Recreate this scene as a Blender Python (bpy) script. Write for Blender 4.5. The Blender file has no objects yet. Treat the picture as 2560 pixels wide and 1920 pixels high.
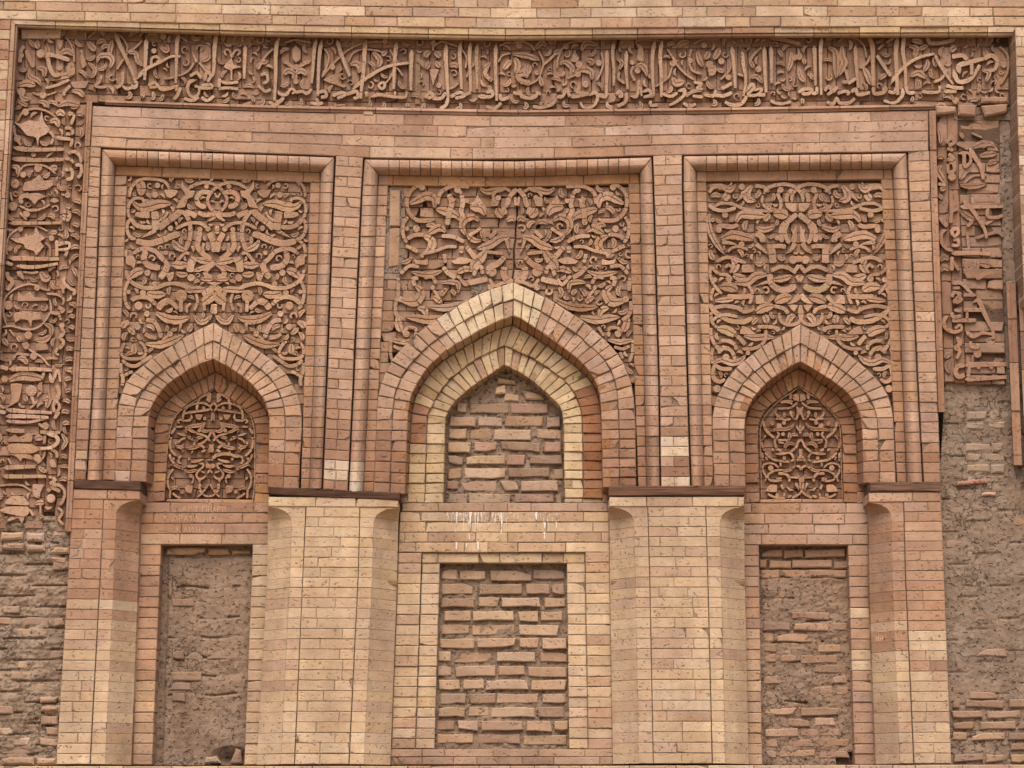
import bpy, bmesh, math, random
from mathutils import Vector, noise
random.seed(7)
R = math.radians
sc = bpy.context.scene

# ------------------------------------------------------------------ camera
F_PX, CX, CY = 4600.0, 1280.0, 960.0          # focal length and centre in photo pixels (2560 x 1920)
TILT = math.atan(1040.0 / F_PX)               # the photographer looks up at the front
CAM = Vector((0.0, -10.8, 1.6))
cam_d = bpy.data.cameras.new('camera')
cam = bpy.data.objects.new('camera', cam_d)
sc.collection.objects.link(cam)
cam.location = CAM
cam.rotation_euler = (math.pi / 2 + TILT, 0, 0)
cam_d.sensor_width = 36.0
cam_d.lens = 36.0 * F_PX / 2560.0
cam_d.clip_end = 500
sc.camera = cam
sc.cycles.max_bounces = 4; sc.cycles.diffuse_bounces = 3

# ------------------------------------------------------------------ light
SUN_EL, SUN_AZ = R(56), R(-5)                # azimuth measured from the facade's outward normal, towards the left
w = bpy.data.worlds.new('World'); sc.world = w; w.use_nodes = True
nt = w.node_tree
sky = nt.nodes.new('ShaderNodeTexSky'); sky.sky_type = 'NISHITA'; sky.sun_disc = False
sky.sun_elevation = SUN_EL; sky.sun_rotation = R(180) + SUN_AZ * -1
sky.air_density = 1.0; sky.dust_density = 6.0; sky.ozone_density = 0.0
nt.nodes['Background'].inputs['Strength'].default_value = 0.15
nt.links.new(sky.outputs['Color'], nt.nodes['Background'].inputs['Color'])
sun_d = bpy.data.lights.new('sun', 'SUN'); sun_d.energy = 1.5; sun_d.angle = R(50); sun_d.color = (1.0, 0.94, 0.86)
sun = bpy.data.objects.new('sun', sun_d); sc.collection.objects.link(sun)
sdir = Vector((math.sin(SUN_AZ) * math.cos(SUN_EL), -math.cos(SUN_AZ) * math.cos(SUN_EL), math.sin(SUN_EL)))
sun.rotation_euler = sdir.to_track_quat('Z', 'Y').to_euler()
sun.location = sdir * 30
vs = sc.view_settings
vs.view_transform = 'Standard'; vs.look = 'None'; vs.gamma = 1.0; vs.use_curve_mapping = False
vs.exposure = 0.76

# ------------------------------------------------------------------ facade space
CT, ST = math.cos(TILT), math.sin(TILT)
def Y0(x):                                    # the front is very slightly concave and not quite square to us
    return 0.11 * (1 - (x / 3.0) ** 2) + 0.016 * x
def P(px, py, d):                             # a photo pixel on the wall surface that lies d metres behind the main face
    u = (px - CX) / F_PX; v = (CY - py) / F_PX
    dy = CT - v * ST; dz = ST + v * CT
    y = d
    for _ in range(3):
        s = (y - CAM.y) / dy
        y = Y0(u * s) + d
    s = (y - CAM.y) / dy
    return Vector((u * s, y, CAM.z + dz * s))
INW = Vector((0, 1, 0))
def pl(pts):                                  # piecewise linear function, extended beyond its ends
    pts = sorted(pts)
    def f(t):
        if len(pts) == 1: return pts[0][1]
        k = 0
        while k < len(pts) - 2 and t > pts[k + 1][0]: k += 1
        (a, fa), (b, fb) = pts[k], pts[k + 1]
        return fa + (fb - fa) * (t - a) / (b - a)
    return f
def lerp(a, b, t): return a + (b - a) * t

# ------------------------------------------------------------------ objects
COL = sc.collection
def thing(name, label, cat, at, group=None):
    o = bpy.data.objects.new(name, None); COL.objects.link(o)
    o.location = at; o.empty_display_size = 0.1
    o['label'] = label; o['category'] = cat
    if group: o['group'] = group
    return o
def lin(c):
    return tuple(((v / 255) / 12.92 if v / 255 <= 0.04045 else ((v / 255 + 0.055) / 1.055) ** 2.4) for v in c)
ALB = 0.70; SAT = 0.63
COLLECT = None
def put(name, verts, faces, mat, parent, col, smooth=False):
    if COLLECT is not None:
        k = len(COLLECT[0]); COLLECT[0].extend(verts); COLLECT[1].extend([[i + k for i in f] for f in faces]); return None
    c = Vector((0, 0, 0))
    for v in verts: c += v
    c /= len(verts)
    me = bpy.data.meshes.new(name)
    me.from_pydata([tuple(v - c) for v in verts], [], faces)
    if smooth: me.polygons.foreach_set('use_smooth', [True] * len(me.polygons))
    me.materials.append(mat)
    o = bpy.data.objects.new(name, me); COL.objects.link(o)
    if parent is not None:
        o.parent = parent
        off = Vector(parent.location)
        if parent.parent is not None: off = off + Vector(parent.parent.location)
        o.location = c - off
    else:
        o.location = c
    g_ = .3 * col[0] + .59 * col[1] + .11 * col[2]
    l = lin(tuple(lerp(g_, v, SAT) for v in col))
    o.color = (l[0] * ALB * 1.02, l[1] * ALB, l[2] * ALB * .94, 1)
    return o

rnd = random.random
def U(a, b): return a + (b - a) * rnd()
def vary(c, v=9, h=5):
    k = random.gauss(0, v * .75); q = random.gauss(0, h * .7)
    return tuple(max(8, min(250, x + k + e)) for x, e in zip(c, (q * .5, 0, -q)))

# ------------------------------------------------------------------ bricks
def brick_mesh(c4, inw, th, bev, jit, chip, nx, ny):
    A, B, C, D = c4                           # top left, top right, bottom right, bottom left
    ax = (B - A + C - D); L = ax.length / 2; ax = ax.normalized()
    ay = (A - D + B - C); H = ay.length / 2; ay = ay.normalized()
    out = []
    def q(s, t): return (A * (1 - s) + B * s) * (1 - t) + (D * (1 - s) + C * s) * t
    def edge(p0, p1, n):
        for i in range(n):
            k = i / n
            out.append((p0[0] + (p1[0] - p0[0]) * k, p0[1] + (p1[1] - p0[1]) * k, i == 0))
    edge((0, 0), (1, 0), nx); edge((1, 0), (1, 1), ny); edge((1, 1), (0, 1), nx); edge((0, 1), (0, 0), ny)
    ctr = q(.5, .5)
    ring = []
    for s, t, corner in out:
        p = q(s, t)
        sx = 1 if s < .02 else (-1 if s > .98 else 0)
        sy = -1 if t < .02 else (1 if t > .98 else 0)
        k = jit
        if corner and rnd() < chip: k = U(.008, .022)
        p = p + ax * sx * abs(random.gauss(0, k)) * .7 + ay * sy * abs(random.gauss(0, k)) * (.6 if corner else .8)
        ring.append(p)
    n = len(ring)
    bx = min(bev, L * .3); by = min(bev, H * .3)
    V = []; Fc = []
    for (s, t, _), p in zip(out, ring):
        sx = max(-1, min(1, (0.5 - s) * 2)); sy = max(-1, min(1, (t - .5) * 2))
        V.append(p + ax * (bx * (1 if s < .02 else -1 if s > .98 else 0)) + ay * (by * (-1 if t < .02 else 1 if t > .98 else 0)))
    for p in ring: V.append(p + inw * bev * .8)
    for p in ring: V.append(p + inw * th)
    Fc.append(list(range(n))[::-1])
    for r in (0, 1):
        for i in range(n):
            j = (i + 1) % n
            Fc.append([r * n + i, r * n + j, (r + 1) * n + j, (r + 1) * n + i])
    return V, Fc
def brick3(parent, c4, inw, th, col, mat=None, bev=.004, jit=.0012, chip=.03, name='brick', nx=3, ny=1):
    V, Fc = brick_mesh(c4, inw, th, bev, jit, chip, nx, ny)
    return put(name, V, Fc, mat or M['brick'], parent, col)
def brick(parent, q4, d, col, th=.08, bev=.004, jit=.0012, chip=.03, dj=.002, gap=1.1, name='brick', mat=None):
    # q4: four photo pixels, top left clockwise
    cx = sum(p[0] for p in q4) / 4; cy = sum(p[1] for p in q4) / 4
    wd = math.hypot(q4[1][0] - q4[0][0], q4[1][1] - q4[0][1]) or 1
    hd = math.hypot(q4[3][0] - q4[0][0], q4[3][1] - q4[0][1]) or 1
    gap = gap * U(.35, .8) * (2.8 if rnd() < .10 else 1)
    fx = max(.6, 1 - gap / wd); fy = max(.6, 1 - gap / hd)
    (a, b, c, e) = q4
    def ins(p, h, v):                           # pull a corner in along both edges
        return (p[0] + (h[0] - p[0]) * (1 - fx) / 2 + (v[0] - p[0]) * (1 - fy) / 2, p[1] + (h[1] - p[1]) * (1 - fx) / 2 + (v[1] - p[1]) * (1 - fy) / 2)
    q = [ins(a, b, e), ins(b, a, c), ins(c, e, b), ins(e, c, a)]
    dd = d + random.gauss(0, dj)
    c4 = [P(p[0], p[1], dd + random.gauss(0, dj * .45)) for p in q]
    return brick3(parent, c4, INW, th, col, mat, bev, jit, chip, name, nx=3 if wd > 60 else 2, ny=1 if hd < 40 else 3)

def field(parent, top, bot, L, Rr, n, d, colf, blen=118, gap=1.2, th=.08, splits=None, skip=None, name='brick', bev=.004, jit=.0012, chip=.03, dj=.002, mort=True, lens=(1, 1, 1, 1, .5, .66), mcol=(140, 110, 88), mdep=.009):
    sd = U(0, 99)
    wob = lambda x, k: 0 if k in (0, n) else 1.5 * noise.noise(Vector((x * .012, k * 3.7, sd)))
    for i in range(n):
        y0 = (lambda x, i=i: lerp(top(x), bot(x), i / n) + wob(x, i)); y1 = (lambda x, i=i: lerp(top(x), bot(x), (i + 1) / n) + wob(x, i + 1))
        xm = 0
        ym = lerp(top(1280), bot(1280), (i + .5) / n) if True else 0
        # use the row's own height at its own x
        xl = L(ym); ym = (y0(xl) + y1(xl)) / 2; xl = L(ym); xr = Rr((y0(Rr(ym)) + y1(Rr(ym))) / 2)
        W = xr - xl
        if splits is not None:
            fr = [0] + list(splits(i)) + [1]
        else:
            fr = [0]; x = xl - blen * (rnd() * .85)
            while True:
                x += blen * random.choice(lens) * U(.96, 1.04)
                if x > xr - 14: break
                if x > xl + 12: fr.append((x - xl) / W)
            fr.append(1)
        for j in range(len(fr) - 1):
            def X(f, y): return lerp(L(y), Rr(y), f)
            q = []
            for f, yy in ((fr[j], y0), (fr[j + 1], y0), (fr[j + 1], y1), (fr[j], y1)):
                x = lerp(xl, xr, f); y = yy(x); x = X(f, y); y = yy(x); q.append((x, y))
            cx = sum(p[0] for p in q) / 4; cy = sum(p[1] for p in q) / 4
            if skip and skip(i, j, cx, cy): continue
            brick(parent, q, d, colf(i, j, cx, cy), th, bev, jit, chip, dj, gap, name)
    if mort: backing(parent, top, bot, L, Rr, d + mdep, mcol)
def backing(parent, top, bot, L, Rr, d, mcol=(140, 110, 88), name='mortar', nx=14, ny=8, mat=None, amp=0.0, grow=0):
    V = []; Fc = []
    for j in range(ny + 1):
        for i in range(nx + 1):
            f = i / nx
            x = 0
            y = 0
            xg = 1280
            for _ in range(3):
                y = lerp(top(xg), bot(xg), j / ny); xg = lerp(L(y) - grow, Rr(y) + grow, f)
            y = lerp(top(xg), bot(xg), j / ny)
            p = P(xg, y, d)
            if amp: p = p + INW * (-amp * fbm(p))
            V.append(p)
    for j in range(ny):
        for i in range(nx):
            a = j * (nx + 1) + i
            Fc.append([a + nx + 1, a + nx + 2, a + 1, a])
    return put(name, V, Fc, mat or M['mortar'], parent, mcol, smooth=True)
def fbm(p, s=9.0, seed=0.0):
    q = p * s + Vector((seed, seed * .7, 0)); v = 0; a = .5
    for _ in range(5):
        v += a * noise.noise(q); q = q * 2.03; a *= .52
    return v * 1.6

def roll(parent, q4, prof, d, col_, axis='v', gap=1.2, name='brick', th=.05, djit=.0026):
    pr = []
    for k in range(len(prof) - 1):
        p0, p1, p2, p3 = prof[max(0, k - 1)], prof[k], prof[k + 1], prof[min(len(prof) - 1, k + 2)]
        pr.append(p1)
        if .02 < p1[0] < .95 and len(prof) == 7: pr.append(((p1[0] + p2[0]) / 2, (9 * (p1[1] + p2[1]) - p0[1] - p3[1]) / 16))
    pr.append(prof[-1])
    return roll_(parent, q4, pr, d, col_, axis, gap, name, th, djit)
def roll_(parent, q4, prof, d, col, axis='v', gap=1.2, name='brick', th=.05, djit=.0015):
    # a moulded brick: q4 as above; the profile runs from the left edge to the right one (axis v) or top to bottom (axis h)
    a, b, c, e = q4
    if axis == 'v': s0, s1, t0, t1 = a, b, e, c    # along-profile a->b at one end, e->c at the other end
    else: s0, s1, t0, t1 = a, e, b, c
    ln = math.hypot(t0[0] - s0[0], t0[1] - s0[1]) or 1
    g = gap / 2 / ln
    dd = random.gauss(0, djit)
    ends = [(g, th), (g, .0028), (g + 1.0 / ln, 0), (1 - g - 1.0 / ln, 0), (1 - g, .0028), (1 - g, th)]
    V = []; Fc = []
    n = len(prof)
    for (k, ex) in ends:
        for (s, dp) in prof:
            p0 = (lerp(s0[0], s1[0], s), lerp(s0[1], s1[1], s)); p1 = (lerp(t0[0], t1[0], s), lerp(t0[1], t1[1], s))
            V.append(P(lerp(p0[0], p1[0], k), lerp(p0[1], p1[1], k), d + dp + dd + ex + random.gauss(0, .0005)))
    for r in range(len(ends) - 1):
        for i in range(n - 1):
            A = r * n + i
            Fc.append([A, A + 1, A + n + 1, A + n] if axis == 'h' else [A + n, A + n + 1, A + 1, A])
    return put(name, V, Fc, M['brick'], parent, col)

# ------------------------------------------------------------------ materials
M = {}
def newmat(name):
    m = bpy.data.materials.new(name); m.use_nodes = True
    nt = m.node_tree; b = nt.nodes['Principled BSDF']
    b.inputs['Roughness'].default_value = .92
    b.inputs['Specular IOR Level'].default_value = .12
    return m, nt, b
def N(nt, t, **kw):
    n = nt.nodes.new(t)
    for k, v in kw.items(): setattr(n, k, v)
    return n
def earth_mat(name, mott, pore, dust, bump, pore_scale=55, grain=170, cracks=0.0, dustcol=(148, 120, 103), tool=0.0, dist=.006):
    m, nt, b = newmat(name); L = nt.links.new
    geo = N(nt, 'ShaderNodeNewGeometry'); oi = N(nt, 'ShaderNodeObjectInfo')
    mul = N(nt, 'ShaderNodeVectorMath', operation='MULTIPLY_ADD')
    cmb = N(nt, 'ShaderNodeCombineXYZ')
    for i in range(3): L(oi.outputs['Random'], cmb.inputs[i])
    L(cmb.outputs[0], mul.inputs[0]); mul.inputs[1].default_value = (31, 57, 43); L(geo.outputs['Position'], mul.inputs[2])
    def nz(scale, det, rough=.55, src=None):
        n = N(nt, 'ShaderNodeTexNoise'); n.inputs['Scale'].default_value = scale; n.inputs['Detail'].default_value = det; n.inputs['Roughness'].default_value = rough
        L((src or mul).outputs[0] if src is None else src.outputs['Position'], n.inputs['Vector']); return n
    def mr(src, a, b_, c, d_):
        r = N(nt, 'ShaderNodeMapRange'); r.inputs[1].default_value = a; r.inputs[2].default_value = b_; r.inputs[3].default_value = c; r.inputs[4].default_value = d_
        L(src, r.inputs[0]); return r
    n1 = nz(13, 3.5); n2 = nz(grain, 2, .65); n3 = nz(pore_scale, 1.5, .5); n4 = nz(1.7, 5, .62, geo); n5 = nz(5, 2)
    v1 = mr(n1.outputs[0], .25, .75, 1 - mott, 1 + mott)
    v2 = mr(n2.outputs[0], .3, .7, 1 - mott * .8, 1 + mott * .8)
    p = mr(n3.outputs[0], .65, .72, 1, 1 - pore)
    rp = N(nt, 'ShaderNodeMath', operation='MULTIPLY_ADD'); L(oi.outputs['Random'], rp.inputs[0]); rp.inputs[1].default_value = .10; rp.inputs[2].default_value = .615; L(rp.outputs[0], p.inputs[1]); rq = N(nt, 'ShaderNodeMath', operation='ADD'); L(rp.outputs[0], rq.inputs[0]); rq.inputs[1].default_value = .07; L(rq.outputs[0], p.inputs[2])
    m1 = N(nt, 'ShaderNodeMath', operation='MULTIPLY'); L(v1.outputs[0], m1.inputs[0]); L(v2.outputs[0], m1.inputs[1])
    m2 = N(nt, 'ShaderNodeMath', operation='MULTIPLY'); L(m1.outputs[0], m2.inputs[0]); L(p.outputs[0], m2.inputs[1])
    sc_ = N(nt, 'ShaderNodeVectorMath', operation='SCALE'); L(oi.outputs['Color'], sc_.inputs[0]); L(m2.outputs[0], sc_.inputs['Scale'])
    # warm and cool firing patches inside a brick
    hue = N(nt, 'ShaderNodeMix', data_type='RGBA', blend_type='MULTIPLY')
    hf = mr(n5.outputs[0], .4, .65, 0, .55); L(hf.outputs[0], hue.inputs[0]); L(sc_.outputs[0], hue.inputs[6]); hue.inputs[7].default_value = (.93, .86, .80, 1)
    # dust settled on the front, in patches that run on across the joints
    dm = N(nt, 'ShaderNodeMix', data_type='RGBA'); df = mr(n4.outputs[0], .42, .72, 0, dust); L(df.outputs[0], dm.inputs[0])
    L(hue.outputs[2], dm.inputs[6]); dc = lin(dustcol); dm.inputs[7].default_value = (dc[0] * ALB, dc[1] * ALB, dc[2] * ALB, 1)
    mps = N(nt, 'ShaderNodeMapping'); mps.inputs['Scale'].default_value = (3.2, 3.2, .55); L(geo.outputs['Position'], mps.inputs['Vector'])
    n6 = N(nt, 'ShaderNodeTexNoise'); n6.inputs['Scale'].default_value = 1.5; n6.inputs['Detail'].default_value = 4.5; n6.inputs['Roughness'].default_value = .6; L(mps.outputs[0], n6.inputs['Vector'])
    st = N(nt, 'ShaderNodeMix', data_type='RGBA', blend_type='MULTIPLY'); sf = mr(n6.outputs[0], .44, .68, 0, .9); L(sf.outputs[0], st.inputs[0]); L(dm.outputs[2], st.inputs[6]); st.inputs[7].default_value = (.80, .78, .77, 1)
    last = st.outputs[2]
    h = N(nt, 'ShaderNodeMath', operation='MULTIPLY_ADD'); L(n2.outputs[0], h.inputs[0]); h.inputs[1].default_value = .35
    hp = mr(n3.outputs[0], .59, .71, 1, 0); L(hp.outputs[0], h.inputs[2])
    h2 = N(nt, 'ShaderNodeMath', operation='MULTIPLY_ADD'); L(n1.outputs[0], h2.inputs[0]); h2.inputs[1].default_value = .7; L(h.outputs[0], h2.inputs[2])
    hh = h2
    if cracks:
        vo = N(nt, 'ShaderNodeTexVoronoi', feature='DISTANCE_TO_EDGE'); vo.inputs['Scale'].default_value = 11
        wv = nz(9, 4); ad = N(nt, 'ShaderNodeVectorMath', operation='MULTIPLY_ADD'); L(wv.outputs['Color'], ad.inputs[0]); ad.inputs[1].default_value = (.25, .25, .25); L(geo.outputs['Position'], ad.inputs[2])
        L(ad.outputs[0], vo.inputs['Vector'])
        cr = mr(vo.outputs['Distance'], 0, .035, 1 - cracks, 1)
        gate = mr(nz(2.3, 3).outputs[0], .5, .58, 0, 1)
        mx = N(nt, 'ShaderNodeMix', data_type='FLOAT'); L(gate.outputs[0], mx.inputs[0]); mx.inputs[2].default_value = 1; L(cr.outputs[0], mx.inputs[3])
        h3 = N(nt, 'ShaderNodeMath', operation='MULTIPLY_ADD'); L(mx.outputs[0], h3.inputs[0]); h3.inputs[1].default_value = 1.3; L(h2.outputs[0], h3.inputs[2]); hh = h3
        s2 = N(nt, 'ShaderNodeVectorMath', operation='SCALE'); L(last, s2.inputs[0]); L(mx.outputs[0], s2.inputs['Scale']); last = s2.outputs[0]
    if tool:
        wv = N(nt, 'ShaderNodeTexWave', bands_direction='X'); wv.inputs['Scale'].default_value = 60; wv.inputs['Distortion'].default_value = 4
        L(mul.outputs[0], wv.inputs['Vector'])
        h4 = N(nt, 'ShaderNodeMath', operation='MULTIPLY_ADD'); L(wv.outputs['Fac'], h4.inputs[0]); h4.inputs[1].default_value = tool; L(hh.outputs[0], h4.inputs[2]); hh = h4
    bp = N(nt, 'ShaderNodeBump'); bp.inputs['Strength'].default_value = bump; bp.inputs['Distance'].default_value = dist
    L(hh.outputs[0], bp.inputs['Height']); L(bp.outputs[0], b.inputs['Normal'])
    L(last, b.inputs['Base Color'])
    M[name] = m
earth_mat('brick', .16, .45, .55, .6)
earth_mat('terracotta', .17, .45, .50, .7, pore_scale=75, dustcol=(150, 118, 98), tool=.12)
earth_mat('mortar', .2, .35, .3, .9, pore_scale=40)
earth_mat('mud', .24, .45, .4, 1.0, pore_scale=45, cracks=.5, dustcol=(158, 130, 108), dist=.012)
def plain(name, col, rough=.9):
    m, nt, b = newmat(name); L = nt.links.new
    c = lin(col)
    n = N(nt, 'ShaderNodeTexNoise'); n.inputs['Scale'].default_value = 20; n.inputs['Detail'].default_value = 6
    r = N(nt, 'ShaderNodeMix', data_type='RGBA'); r.inputs[6].default_value = (c[0] * .6, c[1] * .6, c[2] * .6, 1); r.inputs[7].default_value = (c[0], c[1], c[2], 1)
    g = N(nt, 'ShaderNodeNewGeometry'); L(g.outputs['Position'], n.inputs['Vector']); L(n.outputs[0], r.inputs[0]); L(r.outputs[2], b.inputs['Base Color'])
    b.inputs['Roughness'].default_value = rough
    M[name] = m
plain('sand', (176, 152, 124)); plain('lime', (206, 196, 186)); plain('scratch', (190, 152, 124))
# weathered timber
m, nt, b = newmat('timber'); L = nt.links.new
g = N(nt, 'ShaderNodeNewGeometry'); mp = N(nt, 'ShaderNodeMapping'); mp.inputs['Scale'].default_value = (2.2, 60, 75); L(g.outputs['Position'], mp.inputs['Vector'])
n = N(nt, 'ShaderNodeTexNoise'); n.inputs['Scale'].default_value = 1.6; n.inputs['Detail'].default_value = 7; n.inputs['Roughness'].default_value = .65; L(mp.outputs[0], n.inputs['Vector'])
cr = N(nt, 'ShaderNodeValToRGB'); cr.color_ramp.elements[0].position = .3; cr.color_ramp.elements[0].color = (*[v * .8 for v in lin((50, 34, 30))], 1); cr.color_ramp.elements[1].position = .75; cr.color_ramp.elements[1].color = (*lin((118, 90, 74)), 1)
L(n.outputs[0], cr.inputs[0])
tm = N(nt, 'ShaderNodeMix', data_type='RGBA', blend_type='MULTIPLY'); tm.inputs[0].default_value = 1; oi = N(nt, 'ShaderNodeObjectInfo'); L(oi.outputs['Color'], tm.inputs[7]); L(cr.outputs[0], tm.inputs[6])
L(tm.outputs[2], b.inputs['Base Color'])
bp = N(nt, 'ShaderNodeBump'); bp.inputs['Strength'].default_value = .8; bp.inputs['Distance'].default_value = .004; L(n.outputs[0], bp.inputs['Height']); L(bp.outputs[0], b.inputs['Normal'])
M['timber'] = m
# ------------------------------------------------------------------ helpers for this front
def PZ(px, z, d):                             # the point at height z, depth d, that shows in photo column px
    X = 0.0
    for _ in range(4):
        Y = Y0(X) + d
        v = math.tan(math.atan2(z - CAM.z, Y - CAM.y) - TILT)
        s = (Y - CAM.y) / (CT - v * ST)
        X = (px - CX) / F_PX * s
    return Vector((X, Y0(X) + d, z))
def base_at(px, py, d=0.0): return P(px, py, d)
def const(v): return lambda t: v
BUFF, TAN, PINK = (200, 163, 127), (188, 147, 116), (189, 146, 120)
RED, DRED, ORANGE = (190, 145, 115), (166, 110, 79), (186, 127, 78)
LBUFF, YBUFF, PALE = (202, 166, 128), (203, 167, 124), (212, 184, 156)
FIELD, CARVE, MUD = (162, 117, 90), (186, 137, 103), (150, 120, 99)  # FIELD darker than CARVE: shade between the carving put into the ground colour
def mix(*cs):
    def f(i, j, x, y): return vary(random.choice(cs))
    return f
def resample(pts, n):
    L = [0]
    for a, b in zip(pts, pts[1:]): L.append(L[-1] + math.hypot(b[0] - a[0], b[1] - a[1]))
    out = []; k = 0
    for i in range(n + 1):
        t = L[-1] * i / n
        while k < len(pts) - 2 and t > L[k + 1]: k += 1
        f = (t - L[k]) / ((L[k + 1] - L[k]) or 1)
        out.append((lerp(pts[k][0], pts[k + 1][0], f), lerp(pts[k][1], pts[k + 1][1], f)))
    return out
def smooth_curve(pts, sub=5):
    out = []
    n = len(pts)
    for i in range(n - 1):
        p0, p1, p2, p3 = pts[max(0, i - 1)], pts[i], pts[i + 1], pts[min(n - 1, i + 2)]
        for k in range(sub):
            t = k / sub
            out.append(tuple(.5 * (2 * p1[c] + (p2[c] - p0[c]) * t + (2 * p0[c] - 5 * p1[c] + 4 * p2[c] - p3[c]) * t * t + (3 * p1[c] - p0[c] - 3 * p2[c] + p3[c]) * t ** 3) for c in range(len(p1))))
    out.append(tuple(pts[-1])); return out
def half(pts, ys, nv, nc):
    # pts runs from the apex down to the foot; cut at height ys: nc stones above, nv courses below
    pts = smooth_curve(pts)
    up = [p for p in pts if p[1] < ys]; dn = [p for p in pts if p[1] >= ys]
    a, b = up[-1], dn[0]; f = (ys - a[1]) / ((b[1] - a[1]) or 1); c = (lerp(a[0], b[0], f), ys)
    return resample(up + [c], nc) + resample([c] + dn, nv)[1:]
def ring(parent, outer, inner, ys, nv, nc, d, colf, th=.09, gap=1.2, name='voussoir', **kw):
    # outer / inner: (left, right) lists from the apex down
    res = []
    for side in (0, 1):
        o = half(outer[side], ys[side], nv, nc); n_ = half(inner[side], ys[side], nv, nc); res.append((o, n_))
        for i in range(nv + nc):
            q = [o[i], n_[i], n_[i + 1], o[i + 1]] if side == 0 else [n_[i], o[i], o[i + 1], n_[i + 1]]
            cx = sum(p[0] for p in q) / 4; cy = sum(p[1] for p in q) / 4
            q = [(p[0] + random.gauss(0, .5), p[1] + random.gauss(0, .5)) for p in q]
            brick(parent, q, d, colf(side, i, cx, cy), th, gap=gap * 1.25, name=name if i < nc else 'brick', dj=.004, chip=.07, jit=.0017, **kw)
        V = []; Fc = []
        for a, b in zip(o, n_): V += [P(a[0], a[1], d + .011), P(b[0], b[1], d + .011)]
        for i in range(len(o) - 1): Fc.append([2 * i, 2 * i + 1, 2 * i + 3, 2 * i + 2])
        put('mortar', V, Fc, M['mortar'], parent, (128, 100, 80))
    return res
def soffit(parent, front, back, d1, d2, colf, cut, name='soffit_brick'):
    # lofted lining between the front edge curve and the back one; both lists run from the apex down
    for side in (0, 1):
        f = front[side]; b = resample(smooth_curve(back[side]), len(f) - 1) if len(back[side]) != len(f) else back[side]
        for i in range(len(f) - 1):
            e = .03
            A = P(*[lerp(f[i][c], f[i + 1][c], e) for c in (0, 1)], d1 + .004); B = P(*[lerp(f[i][c], f[i + 1][c], 1 - e) for c in (0, 1)], d1 + .004)
            C = P(*[lerp(b[i][c], b[i + 1][c], 1 - e) for c in (0, 1)], d2 + .01); D = P(*[lerp(b[i][c], b[i + 1][c], e) for c in (0, 1)], d2 + .01)
            nrm = (B - A).cross(D - A).normalized()
            if nrm.dot(P(cut[0], cut[1], d2) - A) > 0: nrm = -nrm
            brick3(parent, [A, B, C, D], nrm, .05, colf(side, i, f[i][0], f[i][1]), bev=.003, jit=.0008, name=name)

# ------------------------------------------------------------------ ground and core
def box(name, lo, hi, mat, col, parent=None):
    x0, y0, z0 = lo; x1, y1, z1 = hi
    V = [Vector(p) for p in ((x0, y0, z0), (x1, y0, z0), (x1, y1, z0), (x0, y1, z0), (x0, y0, z1), (x1, y0, z1), (x1, y1, z1), (x0, y1, z1))]
    return put(name, V, [[0, 1, 5, 4], [1, 2, 6, 5], [2, 3, 7, 6], [3, 0, 4, 7], [4, 5, 6, 7], [3, 2, 1, 0]], mat, parent, col)
g = put('ground', [Vector((-250, -250, 0)), Vector((250, -250, 0)), Vector((250, 250, 0)), Vector((-250, 250, 0))], [[0, 1, 2, 3]], M['sand'], None, (170, 148, 120))
g['kind'] = 'structure'; g['label'] = 'bare sandy ground in front of the brick facade'
core = box('wall_core', (-4.2, .50, -.2), (4.2, 1.6, 8.0), M['mud'], (120, 94, 76)); core['kind'] = 'structure'; core['label'] = 'mass of the old brick wall behind the facing'

# ------------------------------------------------------------------ top courses
L1 = pl([(0, 3), (640, 12), (1280, 21), (1920, 15), (2560, 18)])
L3 = pl([(0, 48), (640, 61), (1280, 71), (1920, 67), (2560, 65)])
LM = pl([(45, 71), (640, 92), (1280, 103), (1920, 95), (2535, 94)])
up = lambda k: (lambda x: L1(x) - 25 * k)
t = thing('brick_wall', 'smooth buff brick courses running along the very top edge', 'wall', base_at(1280, 70))
def ctop(i, j, x, y):
    return vary(random.choice([BUFF, BUFF, TAN, (192, 146, 110), (206, 172, 138)]), 8)
field(t, up(1), L1, const(-160), const(2720), 1, -.055, ctop, th=.12)
def far_courses(top, bot, n, d, th, col):      # courses beyond the picture's edge, joined
    global COLLECT
    COLLECT = ([], []); field(t, top, bot, const(-160), const(2720), n, d, lambda i, j, x, y: col, th=th)
    V, Fc = COLLECT; COLLECT = None
    o = put('brick_courses', V, Fc, M['brick'], t, col); o['kind'] = 'stuff'
far_courses(up(22), up(1), 21, -.055, .12, (192, 152, 118))
field(t, L1, L3, const(-160), const(2720), 2, -.055, ctop, th=.12)

t = thing('cornice_moulding', 'thin stepped buff moulding framing the carved band above and at left', 'moulding', base_at(1280, 100))
x = 28.0
PM = [(0, .02), (.03, -.045), (.5, -.045), (.55, -.03), (.62, -.03), (.66, -.042), (.8, -.036), (.92, -.01), (1, .035)]
first = True
while x < 2530:
    w_ = U(88, 122); x2 = min(2538, x + w_)
    if 2538 - x2 < 30: x2 = 2538
    c = vary(random.choice([BUFF, (204, 164, 112), (196, 154, 104)]), 8) if not (1577 < (x + x2) / 2 < 1940) else vary((172, 120, 88))
    roll(t, [(x, L3(x) + .8), (x2, L3(x2) + .8), (x2, LM(x2)), (x + (20 if first else 0), LM(x + (20 if first else 0)))], PM, 0, c, 'h', th=.08)
    x = x2; first = False
ml = pl([(45, 28), (480, 4), (800, -14)]); mr_ = pl([(71, 47), (480, 23), (800, 5)])
y = 46.0; first = True
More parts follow.
